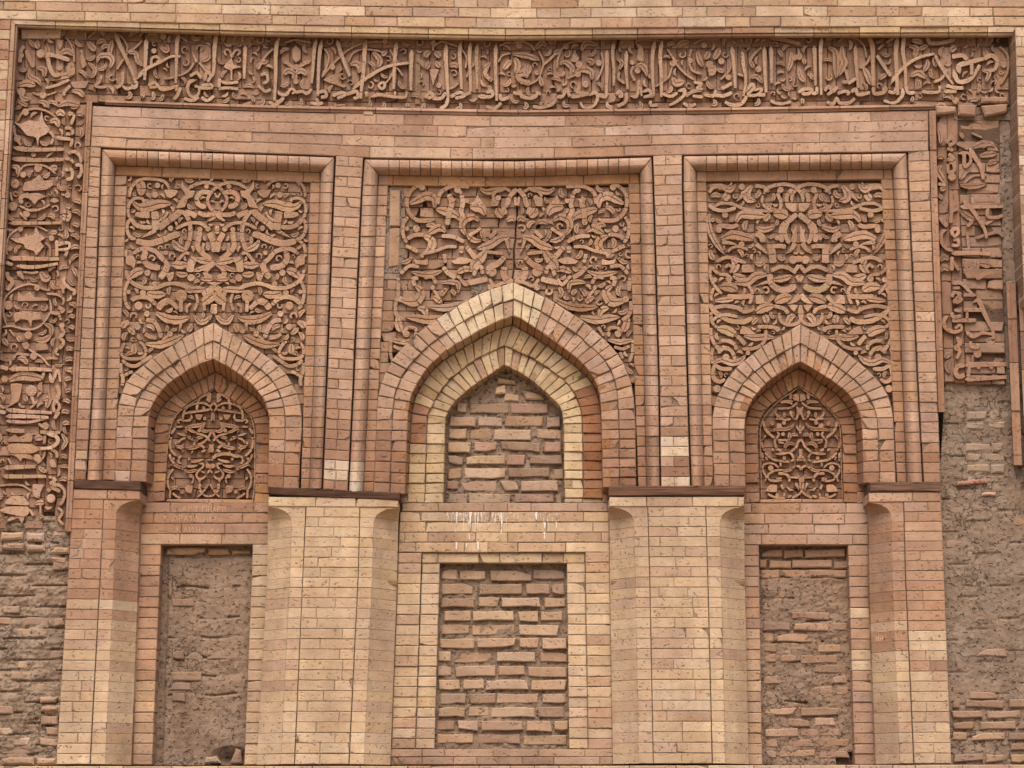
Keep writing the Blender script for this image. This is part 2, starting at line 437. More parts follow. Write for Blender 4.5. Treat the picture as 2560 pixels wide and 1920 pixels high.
while y < 900:
    y2 = y + U(70, 118)
    roll(t, [(ml(y), y), (mr_(y + (25 if first else 0)), y + (25 if first else 0)), (mr_(y2), y2), (ml(y2), y2)], PM, 0, vary((184, 138, 108), 9), 'v', th=.08)
    y = y2; first = False
t = thing('brick_wall', 'buff brick strip at the left margin outside the thin moulding', 'wall', base_at(-40, 700))
field(t, const(49), const(905), const(-160), lambda y: ml(y) - .8, 34, -.05, mix(BUFF, TAN, (176, 122, 92)), th=.1)
t = thing('brick_wall', 'pale brick corner pier at the right margin beside the dark gap', 'wall', base_at(2600, 760, -.1))
rl = pl([(66, 2538), (300, 2544), (730, 2559), (1000, 2574)])
field(t, const(68), const(760), rl, const(2720), 28, -.11, mix(BUFF, BUFF, PALE, TAN), th=.25)
for k in range(27):
    y0 = 70 + k * 25.6; y1 = y0 + 24.4
    A, B = P(rl(y0), y0, -.108), P(rl(y1), y1, -.108)
    brick3(t, [A, A + INW * .24, B + INW * .24, B], Vector((1, 0, 0)), .05, vary((150, 112, 84)), bev=.003)  # return face coloured darker than the front, its shade put into the brick colour

# ------------------------------------------------------------------ plain surround of the three panels
LT = pl([(262, 251), (640, 262), (1280, 275), (1920, 267), (2337, 260)]); LB = pl([(262, 262), (640, 278), (1280, 290), (1920, 283), (2337, 274)])
FT = pl([(232, 265), (640, 279), (1280, 291), (1920, 284), (2320, 277)])
FB = pl([(227, 366), (254, 369), (837, 389), (912, 394), (1280, 399), (1631, 389), (1707, 386), (2267, 379), (2325, 377)])
t = thing('brick_ledge', 'thin pinkish ledge course under the long carved inscription', 'ledge', base_at(1280, 290))
x = 262
while x < 2330:
    x2 = min(2337, x + U(90, 150))
    if 2337 - x2 < 40: x2 = 2337
    roll(t, [(x, LT(x)), (x2, LT(x2)), (x2, LB(x2)), (x, LB(x))], [(0, .05), (.08, -.012), (.4, -.016), (.5, -.004), (.95, .0), (1, .02)], 0, vary((176, 126, 98)), 'h')
    x = x2
t = thing('brick_wall', 'pinkish plain brick band between the inscription and the three panels', 'wall', base_at(1280, 399))
special = {}
def cfr(i, j, x, y):
    if 870 < x < 960 and i == 1: return vary((206, 168, 128), 4)
    if 905 < x < 955 and i == 0: return vary((208, 172, 134), 4)
    if 990 < x < 1030 and i == 3: return vary((196, 158, 126), 4)
    return vary(random.choice([PINK, PINK, (188, 142, 112), (178, 130, 102)]), 7)
fr_rows = {0: [.065, .19, .29, .338, .374, .41, .47, .565, .66, .755, .85, .93],
           1: [.1, .21, .315, .412, .448, .55, .615, .71, .8, .9],
           2: [.09, .19, .3, .36, .46, .48, .57, .67, .77, .87],
           3: [.04, .13, .24, .33, .43, .455, .55, .64, .75, .84, .93]}
field(t, FT, FB, pl([(265, 232), (366, 227)]), const(2321), 4, 0, cfr, splits=lambda i: [v + random.gauss(0, .003) for v in fr_rows[i]], gap=1.0, chip=.06, mdep=.006, mcol=(150, 118, 96))
brick(t, [(908, 275), (933, 276), (933, 288), (908, 287)], -.006, (204, 168, 130))

# thin upright strips beside the carved side bands
def strip(label, xl, xr, y0, y1, nameb='strip_brick', lens=(90, 150), cols=((178, 124, 92),)):
    t = thing('brick_strip', label, 'strip', base_at((xl(y1) + xr(y1)) / 2, y1))
    y = y0
    while y < y1:
        y2 = min(y1, y + U(*lens))
        if y1 - y2 < 25: y2 = y1
        roll(t, [(xl(y), y), (xr(y), y), (xr(y2), y2), (xl(y2), y2)], [(0, .06), (.05, -.006), (.35, -.014), (.5, -.008), (.95, -.004), (1, .05)], 0, vary(random.choice(cols)), 'v')
        y = y2
    return t
sl, sr = pl([(252, 217), (1330, 162)]), pl([(252, 231), (1330, 178)])
strip('thin upright brick strip right of the left carved side band', sl, sr, 254, 1330)
tl, tr = pl([(276, 2322), (480, 2326.5), (1032, 2346)]), pl([(276, 2340), (480, 2344), (1032, 2363)])
strip('thin upright brick strip left of the damaged right side band', tl, tr, 276, 1031)
strip('worn upright brick strip at the right end of the damaged side band', pl([(705, 2514), (1165, 2534)]), pl([(705, 2540), (1165, 2556)]), 703, 1164, cols=((164, 112, 84), (158, 112, 86)))
strip('broken upright brick post at the right margin below the corner pier', pl([(730, 2545), (1240, 2566)]), pl([(730, 2575), (1240, 2596)]), 735, 1240, cols=((156, 112, 88), (178, 132, 100)))

def lower_red(y, top=DRED, up=RED):           # bricks get redder towards the beams (older, unrestored courses)
    k = max(0, min(1, (y - 950) / 230)); return tuple(lerp(a, b, k) for a, b in zip(up, top))
cjamb = lambda i, j, x, y: vary(lower_red(y) if rnd() < .8 else PINK, 8)
# pilasters
def pilaster(label, l, r, y0, y1, n, splits, colf):
    t = thing('pilaster', label, 'pilaster', base_at((l(1205) + r(1205)) / 2, 1205))
    field(t, y0, const(y1) if not callable(y1) else y1, l, r, n, 0, colf, splits=splits, th=.1, gap=1.1, chip=.05)
gl = pl([(369, 254), (480, 250), (960, 232), (1199, 216)])           # groove lines
g2 = pl([(389, 838), (480, 834), (960, 816.5), (1218, 806)]); g3 = pl([(394, 910), (480, 904), (960, 883.5), (1232, 870.5)])
g4 = pl([(389, 1631), (480, 1634), (960, 1648), (1215, 1651)]); g5 = pl([(386, 1707), (480, 1707), (960, 1719), (1214, 1727)])
g6 = pl([(379, 2268), (480, 2272), (960, 2295), (1206, 2308)])
sp_b = lambda i: ([U(.42, .48)] if i % 2 == 0 else ([.5] if rnd() < .15 else []))
def cpil(pale):
    def f(i, j, x, y):
        if y > pale: return vary(PALE if rnd() < .75 else DRED, 6)
        return cjamb(i, j, x, y)
    return f
pilaster('slim brick pilaster left of the left panel beside the thin strip', lambda y: sr(y) + .5, lambda y: gl(y) - 2, FB, 1201, 33, lambda i: [], cjamb)
pilaster('brick pilaster between the left and the middle panel', lambda y: g2(y) + 2, lambda y: g3(y) - 2, FB, pl([(800, 1223), (870, 1228)]), 33, sp_b, cpil(1140))
pilaster('brick pilaster between the middle and the right panel', lambda y: g4(y) + 2, lambda y: g5(y) - 2, FB, const(1217), 33, sp_b, lambda i, j, x, y: vary(PALE, 6) if y > 1085 and rnd() < .5 else cjamb(i, j, x, y))
pilaster('brick pilaster right of the right panel beside the thin strip', lambda y: g6(y) + 2, lambda y: tl(y) - .5, FB, pl([(2308, 1207), (2351, 1207)]), 33, lambda i: [], cjamb)

# ------------------------------------------------------------------ panel frames
PR = [(0, .03), (.05, .003), (.24, -.013), (.52, -.013), (.76, .006), (.92, .034), (1, .066)]
PRr = [(1 - s, d) for s, d in reversed(PR)]
PT = [(0, .06), (.04, .004), (.18, -.013), (.48, -.013), (.66, .002), (.82, .03), (1, .066)]
def panel_frame(label, go_l, ri_l, fi_l, go_r, ri_r, fi_r, topo, ybs, fieldtop, pale_from=None, lintel=(ORANGE,)):
    yb = max(ybs); t = thing('panel_frame', label, 'frame', base_at((go_l(yb) + go_r(yb)) / 2, yb))
    tin = lambda x: topo(x) + 43
    xl0, xr0 = go_l(topo(go_l(380))) + 1.5, go_r(topo(go_r(380))) - 1.5
    xli, xri = ri_l(tin(ri_l(420))), ri_r(tin(ri_r(420)))
    n = round((xri - xli) / 26.5)
    for i in range(n):
        a, b = i / n, (i + 1) / n
        j0 = 0 if i == 0 else random.gauss(0, .06) / n; 
        xa, xb = lerp(xli, xri, a), lerp(xli, xri, b)
        ta = xl0 if i == 0 else xa; tb = xr0 if i == n - 1 else xb
        roll(t, [(ta, topo(ta) + 3.6), (tb, topo(tb) + 3.6), (xb, tin(xb)), (xa, tin(xa))], PT, 0, vary(random.choice([(186, 142, 114), (184, 136, 106), PINK]), 6), 'h', name='moulded_brick')
    for side, go, ri, fi, pr in ((0, go_l, ri_l, fi_l, PR), (1, go_r, ri_r, fi_r, PRr)):
        s = 1.5 if side == 0 else -1.5; yb = ybs[side]
        xo = xl0 if side == 0 else xr0; xi = xli if side == 0 else xri
        ys = topo(xo) + 3.6; yi = tin(xi)
        nrow = round((yb - yi) / 25.4)
        for k in range(nrow):
            ya, yb_ = lerp(yi, yb, k / nrow), lerp(yi, yb, (k + 1) / nrow)
            top_o = (xo, ys) if k == 0 else (go(ya) + s, ya)
            top_i = (xi, yi) if k == 0 else (ri(ya), ya)
            q = [top_o, top_i, (ri(yb_), yb_), (go(yb_) + s, yb_)] if side == 0 else [top_i, top_o, (go(yb_) + s, yb_), (ri(yb_), yb_)]
            col = vary(lower_red(ya, (178, 124, 93)), 8)
            if pale_from and side == pale_from[0] and ya > pale_from[1]: col = vary(PALE, 5)
            roll(t, q, pr, 0, col, 'v', name='moulded_brick')
            ft = fieldtop(fi(500)) - 25
            if ya > ft - 6:
                q = [(ri(ya), ya), (fi(ya), ya), (fi(yb_), yb_), (ri(yb_), yb_)] if side == 0 else [(fi(ya), ya), (ri(ya), ya), (ri(yb_), yb_), (fi(yb_), yb_)]
                brick(t, q, .066, vary(lower_red(ya, (172, 116, 84), (184, 136, 103) if side == 0 else (178, 124, 86)), 8), th=.08, gap=1.1)
            if ya > 640 and ya > 0: pass
        backing(t, const(ys + 4), const(yb), (lambda y, ri=ri, fi=fi, side=side: (ri if side == 0 else fi)(y)), (lambda y, ri=ri, fi=fi, side=side: (fi if side == 0 else ri)(y)), .084)
        backing(t, const(ys), const(yb), (lambda y, go=go, side=side: go(y) - (3 if side == 0 else 1)), (lambda y, go=go, side=side: go(y) + (3 if side == 1 else 1) ), .05, (70, 50, 40), nx=1, name='groove')  # groove floor coloured very dark: the gap's shade painted in
    field(t, tin, lambda x: tin(x) + 25.5, lambda y: ri_l(y) + 1, lambda y: ri_r(y) - 1, 1, .066, lambda i, j, x, y: vary(random.choice(lintel), 7), th=.1, lens=(1,), gap=1.2)
    return t
fl = (pl([(440, 318), (960, 297)]), pl([(440, 776), (960, 760)]))
fc = (pl([(470, 970), (960, 947)]), pl([(465, 1571), (960, 1587)]))
frr = (pl([(456, 1766), (960, 1778)]), pl([(455, 2203), (960, 2230)]))
panel_frame('rounded brick frame of the left carved panel', gl, pl([(400, 288), (960, 266), (1190, 256)]), fl[0], g2, pl([(480, 800), (960, 784), (1200, 774.5)]), fl[1], FB, (1201, 1222), pl([(318, 442), (776, 457)]), lintel=(ORANGE, (188, 130, 82)))
panel_frame('rounded brick frame of the middle carved panel', g3, pl([(480, 944), (960, 921), (1220, 908)]), fc[0], g4, pl([(480, 1600), (960, 1611), (1210, 1617)]), fc[1], FB, (1230, 1217), const(467), pale_from=(0, 1150))
panel_frame('rounded brick frame of the right carved panel', g5, pl([(480, 1741.5), (960, 1754), (1210, 1759.5)]), frr[0], g6, pl([(480, 2234), (960, 2257), (1200, 2267)]), frr[1], FB, (1216, 1207), const(456), lintel=((184, 128, 90), (178, 120, 82)))

# ------------------------------------------------------------------ pointed arches
def carch(base, low, alt=None, p=.12):
    def f(side, i, x, y):
        k = max(0, min(1, (y - 990) / 190)); c = tuple(lerp(a, b, k) for a, b in zip(base, low))
        if alt and rnd() < p: c = alt
        return vary(c, 8)
    return f
D1, D2 = .056, .20
# left
oL = ([(534, 806), (470, 838), (427, 866), (381, 894), (335, 932), (314, 958), (298, 1000), (293, 1050), (288, 1140), (285, 1204)], [(534, 806), (547, 815), (590, 842), (660, 886), (700, 918), (732, 960), (751, 1012), (755, 1062), (751, 1130), (747, 1222)])
mL = ([(532, 851), (490, 873), (440, 905), (400, 930), (370, 958), (350, 988), (337, 1020), (331, 1060), (328, 1140), (325, 1205)], [(532, 851), (575, 876), (625, 906), (662, 932), (690, 966), (708, 1010), (714, 1060), (712, 1130), (708, 1221)])
iL = ([(531, 897), (475, 922), (450, 940), (420, 960), (400, 982), (385, 1004), (375, 1026), (371, 1055), (369, 1110), (366, 1206)], [(531, 897), (570, 917), (612, 946), (637, 970), (657, 997), (669, 1025), (673, 1055), (672, 1110), (669, 1219)])
o2L = ([(538, 930), (465, 969), (432, 990), (407, 1015), (392, 1042), (386, 1070), (385, 1120), (380, 1255)], [(538, 930), (547, 933), (590, 960), (622, 980), (650, 1005), (667, 1030), (676, 1062), (677, 1120), (673, 1258)])
i2L = ([(536, 971), (498, 992), (463, 1014), (441, 1038), (427, 1063), (422, 1085), (420, 1123), (411, 1253)], [(536, 971), (550, 981), (580, 1000), (613, 1024), (632, 1045), (639.5, 1073), (640, 1120), (635, 1258)])
t = thing('pointed_arch', 'pointed brick arch of the left niche with two rings of voussoirs', 'arch', base_at(518, 1210, .1))
ring(t, oL, mL, ((1040), (1040)), 6, 12, D1, carch((194, 150, 118), DRED, PINK)); r = ring(t, mL, iL, (1040, 1040), 6, 12, D1 + .012, carch((192, 146, 113), DRED, PINK), th=.1)
bk = [half(o2L[s][:-1] + [(o2L[s][-1][0] + (3 if s == 0 else -2), 1214)], 1048, 6, 12) for s in (0, 1)]
soffit(t, [r[0][1], r[1][1]], bk, D1 + .012, D2, carch((176, 112, 66), (160, 100, 68)), (530, 1100))  # orange of bounced light painted into the soffit bricks
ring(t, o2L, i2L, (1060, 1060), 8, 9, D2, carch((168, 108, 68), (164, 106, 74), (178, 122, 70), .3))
# centre
oC = ([(1284, 706), (1245, 717), (1195, 736), (1170, 750), (1125, 776), (1080, 806), (1047, 829), (1016, 859), (987, 891), (970, 917), (953, 958), (944, 1000), (941, 1050), (934, 1231)], [(1284, 706), (1315, 720), (1362, 742), (1410, 771), (1455, 800), (1492, 831), (1532, 870), (1555, 900), (1571, 935), (1582, 975), (1587, 1020), (1589, 1060), (1591, 1217)])
mC = ([(1283, 747), (1235, 765), (1190, 785), (1140, 815), (1095, 846), (1055, 880), (1022, 915), (1000, 950), (986, 990), (981, 1040), (974, 1233)], [(1283, 747), (1325, 765), (1375, 792), (1425, 824), (1470, 860), (1508, 897), (1532, 935), (1542, 975), (1546, 1020), (1548, 1060), (1549, 1217)])
iC = ([(1282, 790), (1230, 810), (1205, 822), (1167, 845), (1130, 866), (1083, 904), (1051, 945), (1030, 985), (1021, 1025), (1019, 1060), (1012, 1236)], [(1282, 790), (1302, 797), (1345, 825), (1382, 850), (1432, 888), (1465, 918), (1485, 945), (1497, 977), (1502, 1015), (1504, 1060), (1507, 1218)])
o2C = ([(1281, 812), (1225, 831), (1180, 857), (1107, 902), (1063, 950), (1040, 989), (1029, 1030), (1026, 1060), (1019, 1257)], [(1281, 812), (1307, 827), (1357, 856), (1407, 892), (1450, 926), (1482, 960), (1497, 997), (1502, 1035), (1505, 1062), (1508, 1246)])
i2C = ([(1262, 864), (1200, 892), (1150, 927), (1110, 965), (1086, 1003), (1072, 1030), (1067, 1060), (1061, 1258)], [(1262, 864), (1292, 877), (1342, 902), (1392, 936), (1425, 965), (1445, 1000), (1453, 1030), (1456, 1060), (1459, 1245)])
i3C = ([(1262, 912), (1225, 937), (1187, 962), (1150, 992), (1131, 1012), (1118, 1036), (1113, 1060), (1109, 1257)], [(1262, 912), (1320, 944), (1350, 968), (1382, 997), (1401, 1018), (1408, 1045), (1409, 1065), (1412, 1245)])
b3C = ([(1264, 926), (1230, 944), (1195, 968), (1158, 998), (1138, 1018), (1124, 1040), (1118, 1064), (1113, 1258)], [(1264, 926), (1318, 952), (1347, 974), (1378, 1002), (1398, 1022), (1406, 1048), (1407, 1066), (1410, 1246)])
t = thing('pointed_arch', 'broad pointed arch of the middle niche, partly of pale new bricks', 'arch', base_at(1262, 1225, .1))
def c1(side, i, x, y):
    if side == 0 and i < 11 and rnd() < (.65 if i < 7 else .2): return vary((214, 188, 152), 6)
    if side == 1 and i < 3: return vary((214, 188, 152), 5)
    return carch((190, 146, 118), DRED, (182, 132, 98))(side, i, x, y)
ring(t, oC, mC, (1050, 1050), 7, 17, D1, c1); r = ring(t, mC, iC, (1050, 1050), 7, 17, D1 + .012, c1, th=.1)
bk = [half(o2C[s][:-1] + [(o2C[s][-1][0] + (1 if s == 0 else -1), 1236)], 1055, 7, 17) for s in (0, 1)]
def cs(side, i, x, y): return vary((196, 156, 104) if side == 0 and i < 9 else (174, 112, 62), 8)  # soffit colours carry the orange bounce light of the underside
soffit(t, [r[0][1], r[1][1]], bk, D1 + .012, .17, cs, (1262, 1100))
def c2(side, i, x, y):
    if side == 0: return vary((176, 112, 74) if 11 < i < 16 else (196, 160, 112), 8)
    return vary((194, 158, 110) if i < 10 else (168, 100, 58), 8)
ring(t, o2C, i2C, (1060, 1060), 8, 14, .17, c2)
def c3(side, i, x, y): return vary((204, 170, 124) if rnd() < .85 else (184, 136, 104), 8)
r = ring(t, i2C, i3C, (1060, 1060), 8, 13, .19, c3, th=.12)
soffit(t, [r[0][1], r[1][1]], [half(b3C[s], 1064, 8, 13) for s in (0, 1)], .19, .28, lambda a, b, x, y: vary((176, 142, 96)), (1262, 1100))  # underside bricks coloured deeper than their ring, shade and bounce put into the colour
# right
oR = ([(2002, 809), (1965, 831), (1920, 857), (1875, 890), (1837, 923), (1807, 965), (1792, 995), (1782, 1033), (1781, 1075), (1783, 1130), (1785, 1216)], [(2002, 809), (2040, 832), (2082, 857), (2127, 890), (2170, 925), (2202, 960), (2220, 988), (2230, 1020), (2234, 1060), (2237, 1130), (2240, 1207)])
mR = ([(2001, 858), (1960, 880), (1915, 908), (1878, 938), (1850, 970), (1832, 1003), (1824, 1040), (1822, 1080), (1823, 1130), (1824, 1216)], [(2001, 858), (2045, 884), (2090, 914), (2130, 944), (2160, 976), (2182, 1010), (2192, 1040), (2196, 1075), (2198, 1130), (2200, 1207)])
iR = ([(2001, 904), (1965, 923), (1927, 950), (1902, 973), (1880, 1001), (1867, 1030), (1862, 1060), (1862, 1100), (1864, 1217)], [(2001, 904), (2030, 920), (2062, 940), (2100, 966), (2125, 989), (2142, 1015), (2152, 1044), (2155, 1075), (2157, 1120), (2159, 1208)])
o2R = ([(1996, 920), (1960, 942), (1917, 975), (1892, 996), (1872, 1024), (1863, 1055), (1862, 1080), (1863, 1257)], [(1996, 920), (2017, 930), (2046, 954), (2090, 985), (2122, 1022), (2137, 1052), (2141, 1090), (2147, 1257)])
i2R = ([(1996, 964), (1936, 1006), (1911, 1030), (1899, 1055), (1895, 1080), (1896, 1135), (1899, 1256)], [(1996, 964), (2049, 999), (2076, 1024), (2093, 1045), (2102, 1068), (2106, 1104), (2109, 1256)])
t = thing('pointed_arch', 'pointed brick arch of the right niche with scratched orange inner ring', 'arch', base_at(2010, 1200, .1))
ring(t, oR, mR, (1045, 1045), 6, 12, D1, carch((190, 147, 119), (172, 120, 90), PINK)); r = ring(t, mR, iR, (1045, 1045), 6, 12, D1 + .012, carch((188, 143, 113), (170, 118, 88), PINK), th=.1)
bk = [half(o2R[s][:-1] + [(o2R[s][-1][0] + (2 if s == 0 else -3), 1214)], 1050, 6, 12) for s in (0, 1)]
soffit(t, [r[0][1], r[1][1]], bk, D1 + .012, D2, carch((172, 108, 62), (158, 102, 72)), (2005, 1100))  # lining bricks tinted with bounced orange light, as in the left arch
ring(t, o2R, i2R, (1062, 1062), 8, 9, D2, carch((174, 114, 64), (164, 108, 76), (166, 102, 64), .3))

# ------------------------------------------------------------------ timber beams
def beam(label, tlp, trp, h, ret, col, th=.24):
    t_ = thing('wooden_beam', label, 'beam', P((tlp[0] + trp[0]) / 2, tlp[1] + h, 0))
    a, b = tlp, trp
    n = 6; top, bot = [], []
    V = []; Fc = []
    for k in range(n + 1):
        f = k / n; x = lerp(a[0], b[0], f); y = lerp(a[1], b[1], f) + random.gauss(0, .5)
        for (dy, dd) in ((0, .24), (0, -.002), (2, -.012), (h - 3, -.012 + random.gauss(0, .001)), (h, -.002), (h, .24)):
            V.append(P(x, y + dy, dd) if dd < .1 else P(x, y + dy, -.002) + INW * .24)
    for k in range(n):
        for j in range(5):
            A = k * 6 + j; Fc.append([A, A + 1, A + 7, A + 6])
    Fc.append([0, 1, 2, 3, 4, 5][::-1]); Fc.append([n * 6 + j for j in range(6)])
    put('plank', V, Fc, M['timber'], t_, col)
beam('dark wooden beam on the leftmost pier', (186, 1199), (351, 1205), 23, 1, (235, 235, 235))
beam('long dark wooden beam between the left and the middle niche', (671, 1217), (999, 1232), 20, 1, (225, 215, 215))
beam('long grey-brown wooden beam between the middle and the right niche', (1522, 1216), (1861, 1214), 25, 1, (288 / 1.0, 280, 278))
beam('short grey wooden beam on the rightmost pier', (2176, 1206), (2351, 1206), 24, 1, (300, 300, 308))

# ------------------------------------------------------------------ piers with chamfered corners
def pier(label, y_top, y_bot, cols, colf, nrow):
    # cols: list of (kind, xl, xr); kinds: flat, chl (chamfer rising from the left edge), chr (chamfer falling to the right edge)
    xm = sum((c[1](1500) + c[2](1500)) / 2 for c in cols) / len(cols)
    t = thing('brick_pier', label, 'pier', P(xm, y_bot, 0))
    zt, zb = P(xm, y_top, 0).z, P(xm, y_bot, 0).z
    def ypx(z, d=0):
        v = math.tan(math.atan2(z - CAM.z, Y0(0) + d - CAM.y) - TILT); return CY - v * F_PX
    CH = .14
    cap = 1
    for i in range(nrow):
        z0 = lerp(zt, zb, i / nrow) - U(.0004, .0012); z1 = lerp(zt, zb, (i + 1) / nrow) + U(.0004, .0012) * (3 if rnd() < .08 else 1)
        ya, yb_ = ypx(z0), ypx(z1); ym = (ya + yb_) / 2
        if i < cap:                            # the capital course runs straight across
            fr = [0]; W = cols[-1][2](ym) - cols[0][1](ym); x = 0
            while x < W - 60: x += U(85, 122); fr.append(min(1, x / W))
            if fr[-1] < 1: fr.append(1)
            for a, b in zip(fr, fr[1:]):
                X = lambda f, y: lerp(cols[0][1](y), cols[-1][2](y), f)
                e = .5
                c4 = [PZ(X(a, ya) + e, z0, -.004), PZ(X(b, ya) - e, z0, -.004), PZ(X(b, yb_) - e, z1, -.004), PZ(X(a, yb_) + e, z1, -.004)]
                brick3(t, c4, INW, .2, colf(i, ym))
            for s, fe in ((-1, cols[0][1]), (1, cols[-1][2])): pass
            continue
        for kind, xl, xr in cols:
            if kind == 'flat':
                W = xr(ym) - xl(ym); ks = []
                if W > 110:
                    x = U(20, 110)
                    while x < W - 18: ks.append(x / W); x += U(70, 118)
                elif W > 60 and rnd() < .5: ks = [U(.35, .65)]
                fr = [0] + ks + [1]
                dd = random.gauss(0, .0012)
                for a, b in zip(fr, fr[1:]):
                    X = lambda f, y: lerp(xl(y), xr(y), f)
                    e = U(.2, .5)
                    c4 = [PZ(X(a, ya) + e, z0, dd), PZ(X(b, ya) - e, z0, dd), PZ(X(b, yb_) - e, z1, dd), PZ(X(a, yb_) + e, z1, dd)]
                    brick3(t, c4, INW, .1, colf(i, ym), bev=.003)
            else:
                sgn = 1 if kind == 'chr' else -1
                edge, inn = (xr, xl) if sgn > 0 else (xl, xr)
                fold = lambda y: lerp(inn(y), edge(y), .36)
                # curved head of the chamfer
                k = [min(1, max(0, (i - cap + o) / 1.5)) for o in (0, 1)]
                rt = [math.sqrt(max(0, 1 - (1 - q) ** 2)) for q in k]
                col = colf(i, ym); e = .6 * sgn
                x0, x1 = [lerp(edge(y), fold(y), r_) for y, r_ in ((ya, rt[0]), (yb_, rt[1]))]
                dA, dB = CH * rt[0], CH * rt[1]
                n1 = [PZ(inn(ya) + e, z0, .003), PZ(x0 - e * .2, z0, .003), PZ(x1 - e * .2, z1, .003), PZ(inn(yb_) + e, z1, .003)]
                if sgn < 0: n1 = [n1[1], n1[0], n1[3], n1[2]]
                if rt[0] >= 1: brick3(t, n1, INW, .08, col, bev=.002, jit=.0006, chip=.02)
                else:                          # front face cut to the curve of the chamfer's head
                    V = [PZ(inn(ya) + e, z0, .003)]; m_ = 8
                    for q in range(m_ + 1):
                        f = q / m_; kk = min(1, lerp((i - cap) / 1.5, (i - cap + 1) / 1.5, f)); r_ = math.sqrt(max(0, 1 - (1 - kk) ** 2)); y = lerp(ya, yb_, f)
                        V.append(PZ(lerp(edge(y), fold(y), r_) - e * .2, lerp(z0, z1, f), .003))
                    V.append(PZ(inn(yb_) + e, z1, .003)); n_ = len(V); V += [v + INW * .08 for v in V]
                    put('brick', V, [list(range(n_))] + [[k_, (k_ + 1) % n_, (k_ + 1) % n_ + n_, k_ + n_] for k_ in range(n_)], M['brick'], t, col)
                if rt[1] > .05:
                    m_ = 8 if rt[0] < 1 else 1
                    V = []; Fc = []
                    for q in range(m_ + 1):
                        f = q / m_; kk = min(1, lerp((i - cap) / 1.5, (i - cap + 1) / 1.5, f)); r_ = math.sqrt(max(0, 1 - (1 - kk) ** 2))
                        y = lerp(ya, yb_, f); z = lerp(z0, z1, f); xs = lerp(edge(y), fold(y), r_)
                        A = PZ(xs + e * .2, z, .004); B = PZ(edge(y) - e, z, .004 + CH * r_)
                        V += [A, B, B + INW * (.1), A + INW * .06]
                    for q in range(m_):
                        for (a, b) in ((0, 1), (1, 2)):
                            f4 = [4 * q + a, 4 * q + b, 4 * q + 4 + b, 4 * q + 4 + a]; Fc.append(f4 if sgn < 0 else f4[::-1])
                    Fc.append([0, 3, 2, 1]); Fc.append([4 * m_ + a for a in (0, 1, 2, 3)])
                    put('chamfer_brick', V, Fc, M['brick'], t, tuple(c * (1.0 if rt[0] >= 1 else 1.0) for c in col))
        # joint filling
    L_, R_ = cols[0][1], cols[-1][2]
    for kind, xl, xr in cols:
        if kind == 'flat': backing(t, const(y_top), const(y_bot), xl, xr, .005, (156, 126, 102), nx=3)
        else:
            sgn = 1 if kind == 'chr' else -1
            edge, inn = (xr, xl) if sgn > 0 else (xl, xr)
            V = []; Fc = []
            for q in range(13):
                z = lerp(zt, zb, q / 12); y = ypx(z); f_ = lerp(inn(y), edge(y), .36)
                V += [PZ(inn(y), z, .0085), PZ(f_, z, .0085), PZ(edge(y) - sgn * .8, z, .0095 + CH), PZ(edge(y) - sgn * .8, z, .26)]
            for q in range(12):
                for a in range(3): Fc.append([4 * q + a, 4 * q + a + 1, 4 * q + a + 5, 4 * q + a + 4])
            put('mortar', V, Fc, M['mortar'], t, (150, 120, 96))
    return t
def cpier(switch):
    def f(i, y):
        if y < switch + random.gauss(0, 45): return vary(random.choice([(182, 130, 96), (184, 136, 104), (176, 120, 86)]), 8)
        return vary(random.choice([LBUFF, LBUFF, YBUFF, LBUFF, LBUFF, LBUFF, (194, 153, 122), (206, 172, 134)]), 5, 3)
    return f
pl1 = pl([(1225, 184), (1913, 140)])
pier('leftmost brick pier, reddish above and pale buff below', 1224, 1911, [('flat', pl1, pl([(1225, 260), (1440, 250), (1913, 224)])), ('chr', pl([(1225, 261), (1440, 251.5), (1913, 226)]), pl([(1225, 350.5), (1440, 346), (1913, 328)]))], cpier(1540), 27)
pier('broad pale brick pier between the left and the middle niche', 1243, 1911, [('chl', pl([(1245, 670), (1440, 667), (1913, 641)]), pl([(1245, 765), (1440, 757), (1913, 735.5)])), ('flat', pl([(1245, 767), (1440, 757.5), (1913, 737)]), pl([(1245, 900), (1440, 895), (1913, 871.5)])), ('chr', pl([(1245, 901), (1440, 896), (1913, 873)]), pl([(1245, 997), (1440, 993), (1913, 976)]))], cpier(0), 26)
pier('broad pale brick pier between the middle and the right niche', 1242, 1909, [('chl', pl([(1245, 1523), (1440, 1524.5), (1908, 1532)]), pl([(1245, 1618), (1440, 1624), (1908, 1633)])), ('flat', pl([(1245, 1619), (1440, 1625), (1908, 1634)]), pl([(1245, 1763), (1440, 1769), (1908, 1780)])), ('chr', pl([(1245, 1764), (1440, 1770), (1908, 1781.5)]), pl([(1245, 1861), (1440, 1862.5), (1908, 1872)]))], cpier(0), 26)
pier('rightmost brick pier beside the eroded mud wall', 1231, 1909, [('chl', pl([(1240, 2172), (1440, 2172.5), (1910, 2189)]), pl([(1240, 2258), (1440, 2263), (1910, 2284)])), ('flat', pl([(1240, 2259.5), (1440, 2264.5), (1910, 2286)]), pl([(1240, 2352), (1440, 2360), (1910, 2378.6)]))], cpier(1590), 27)

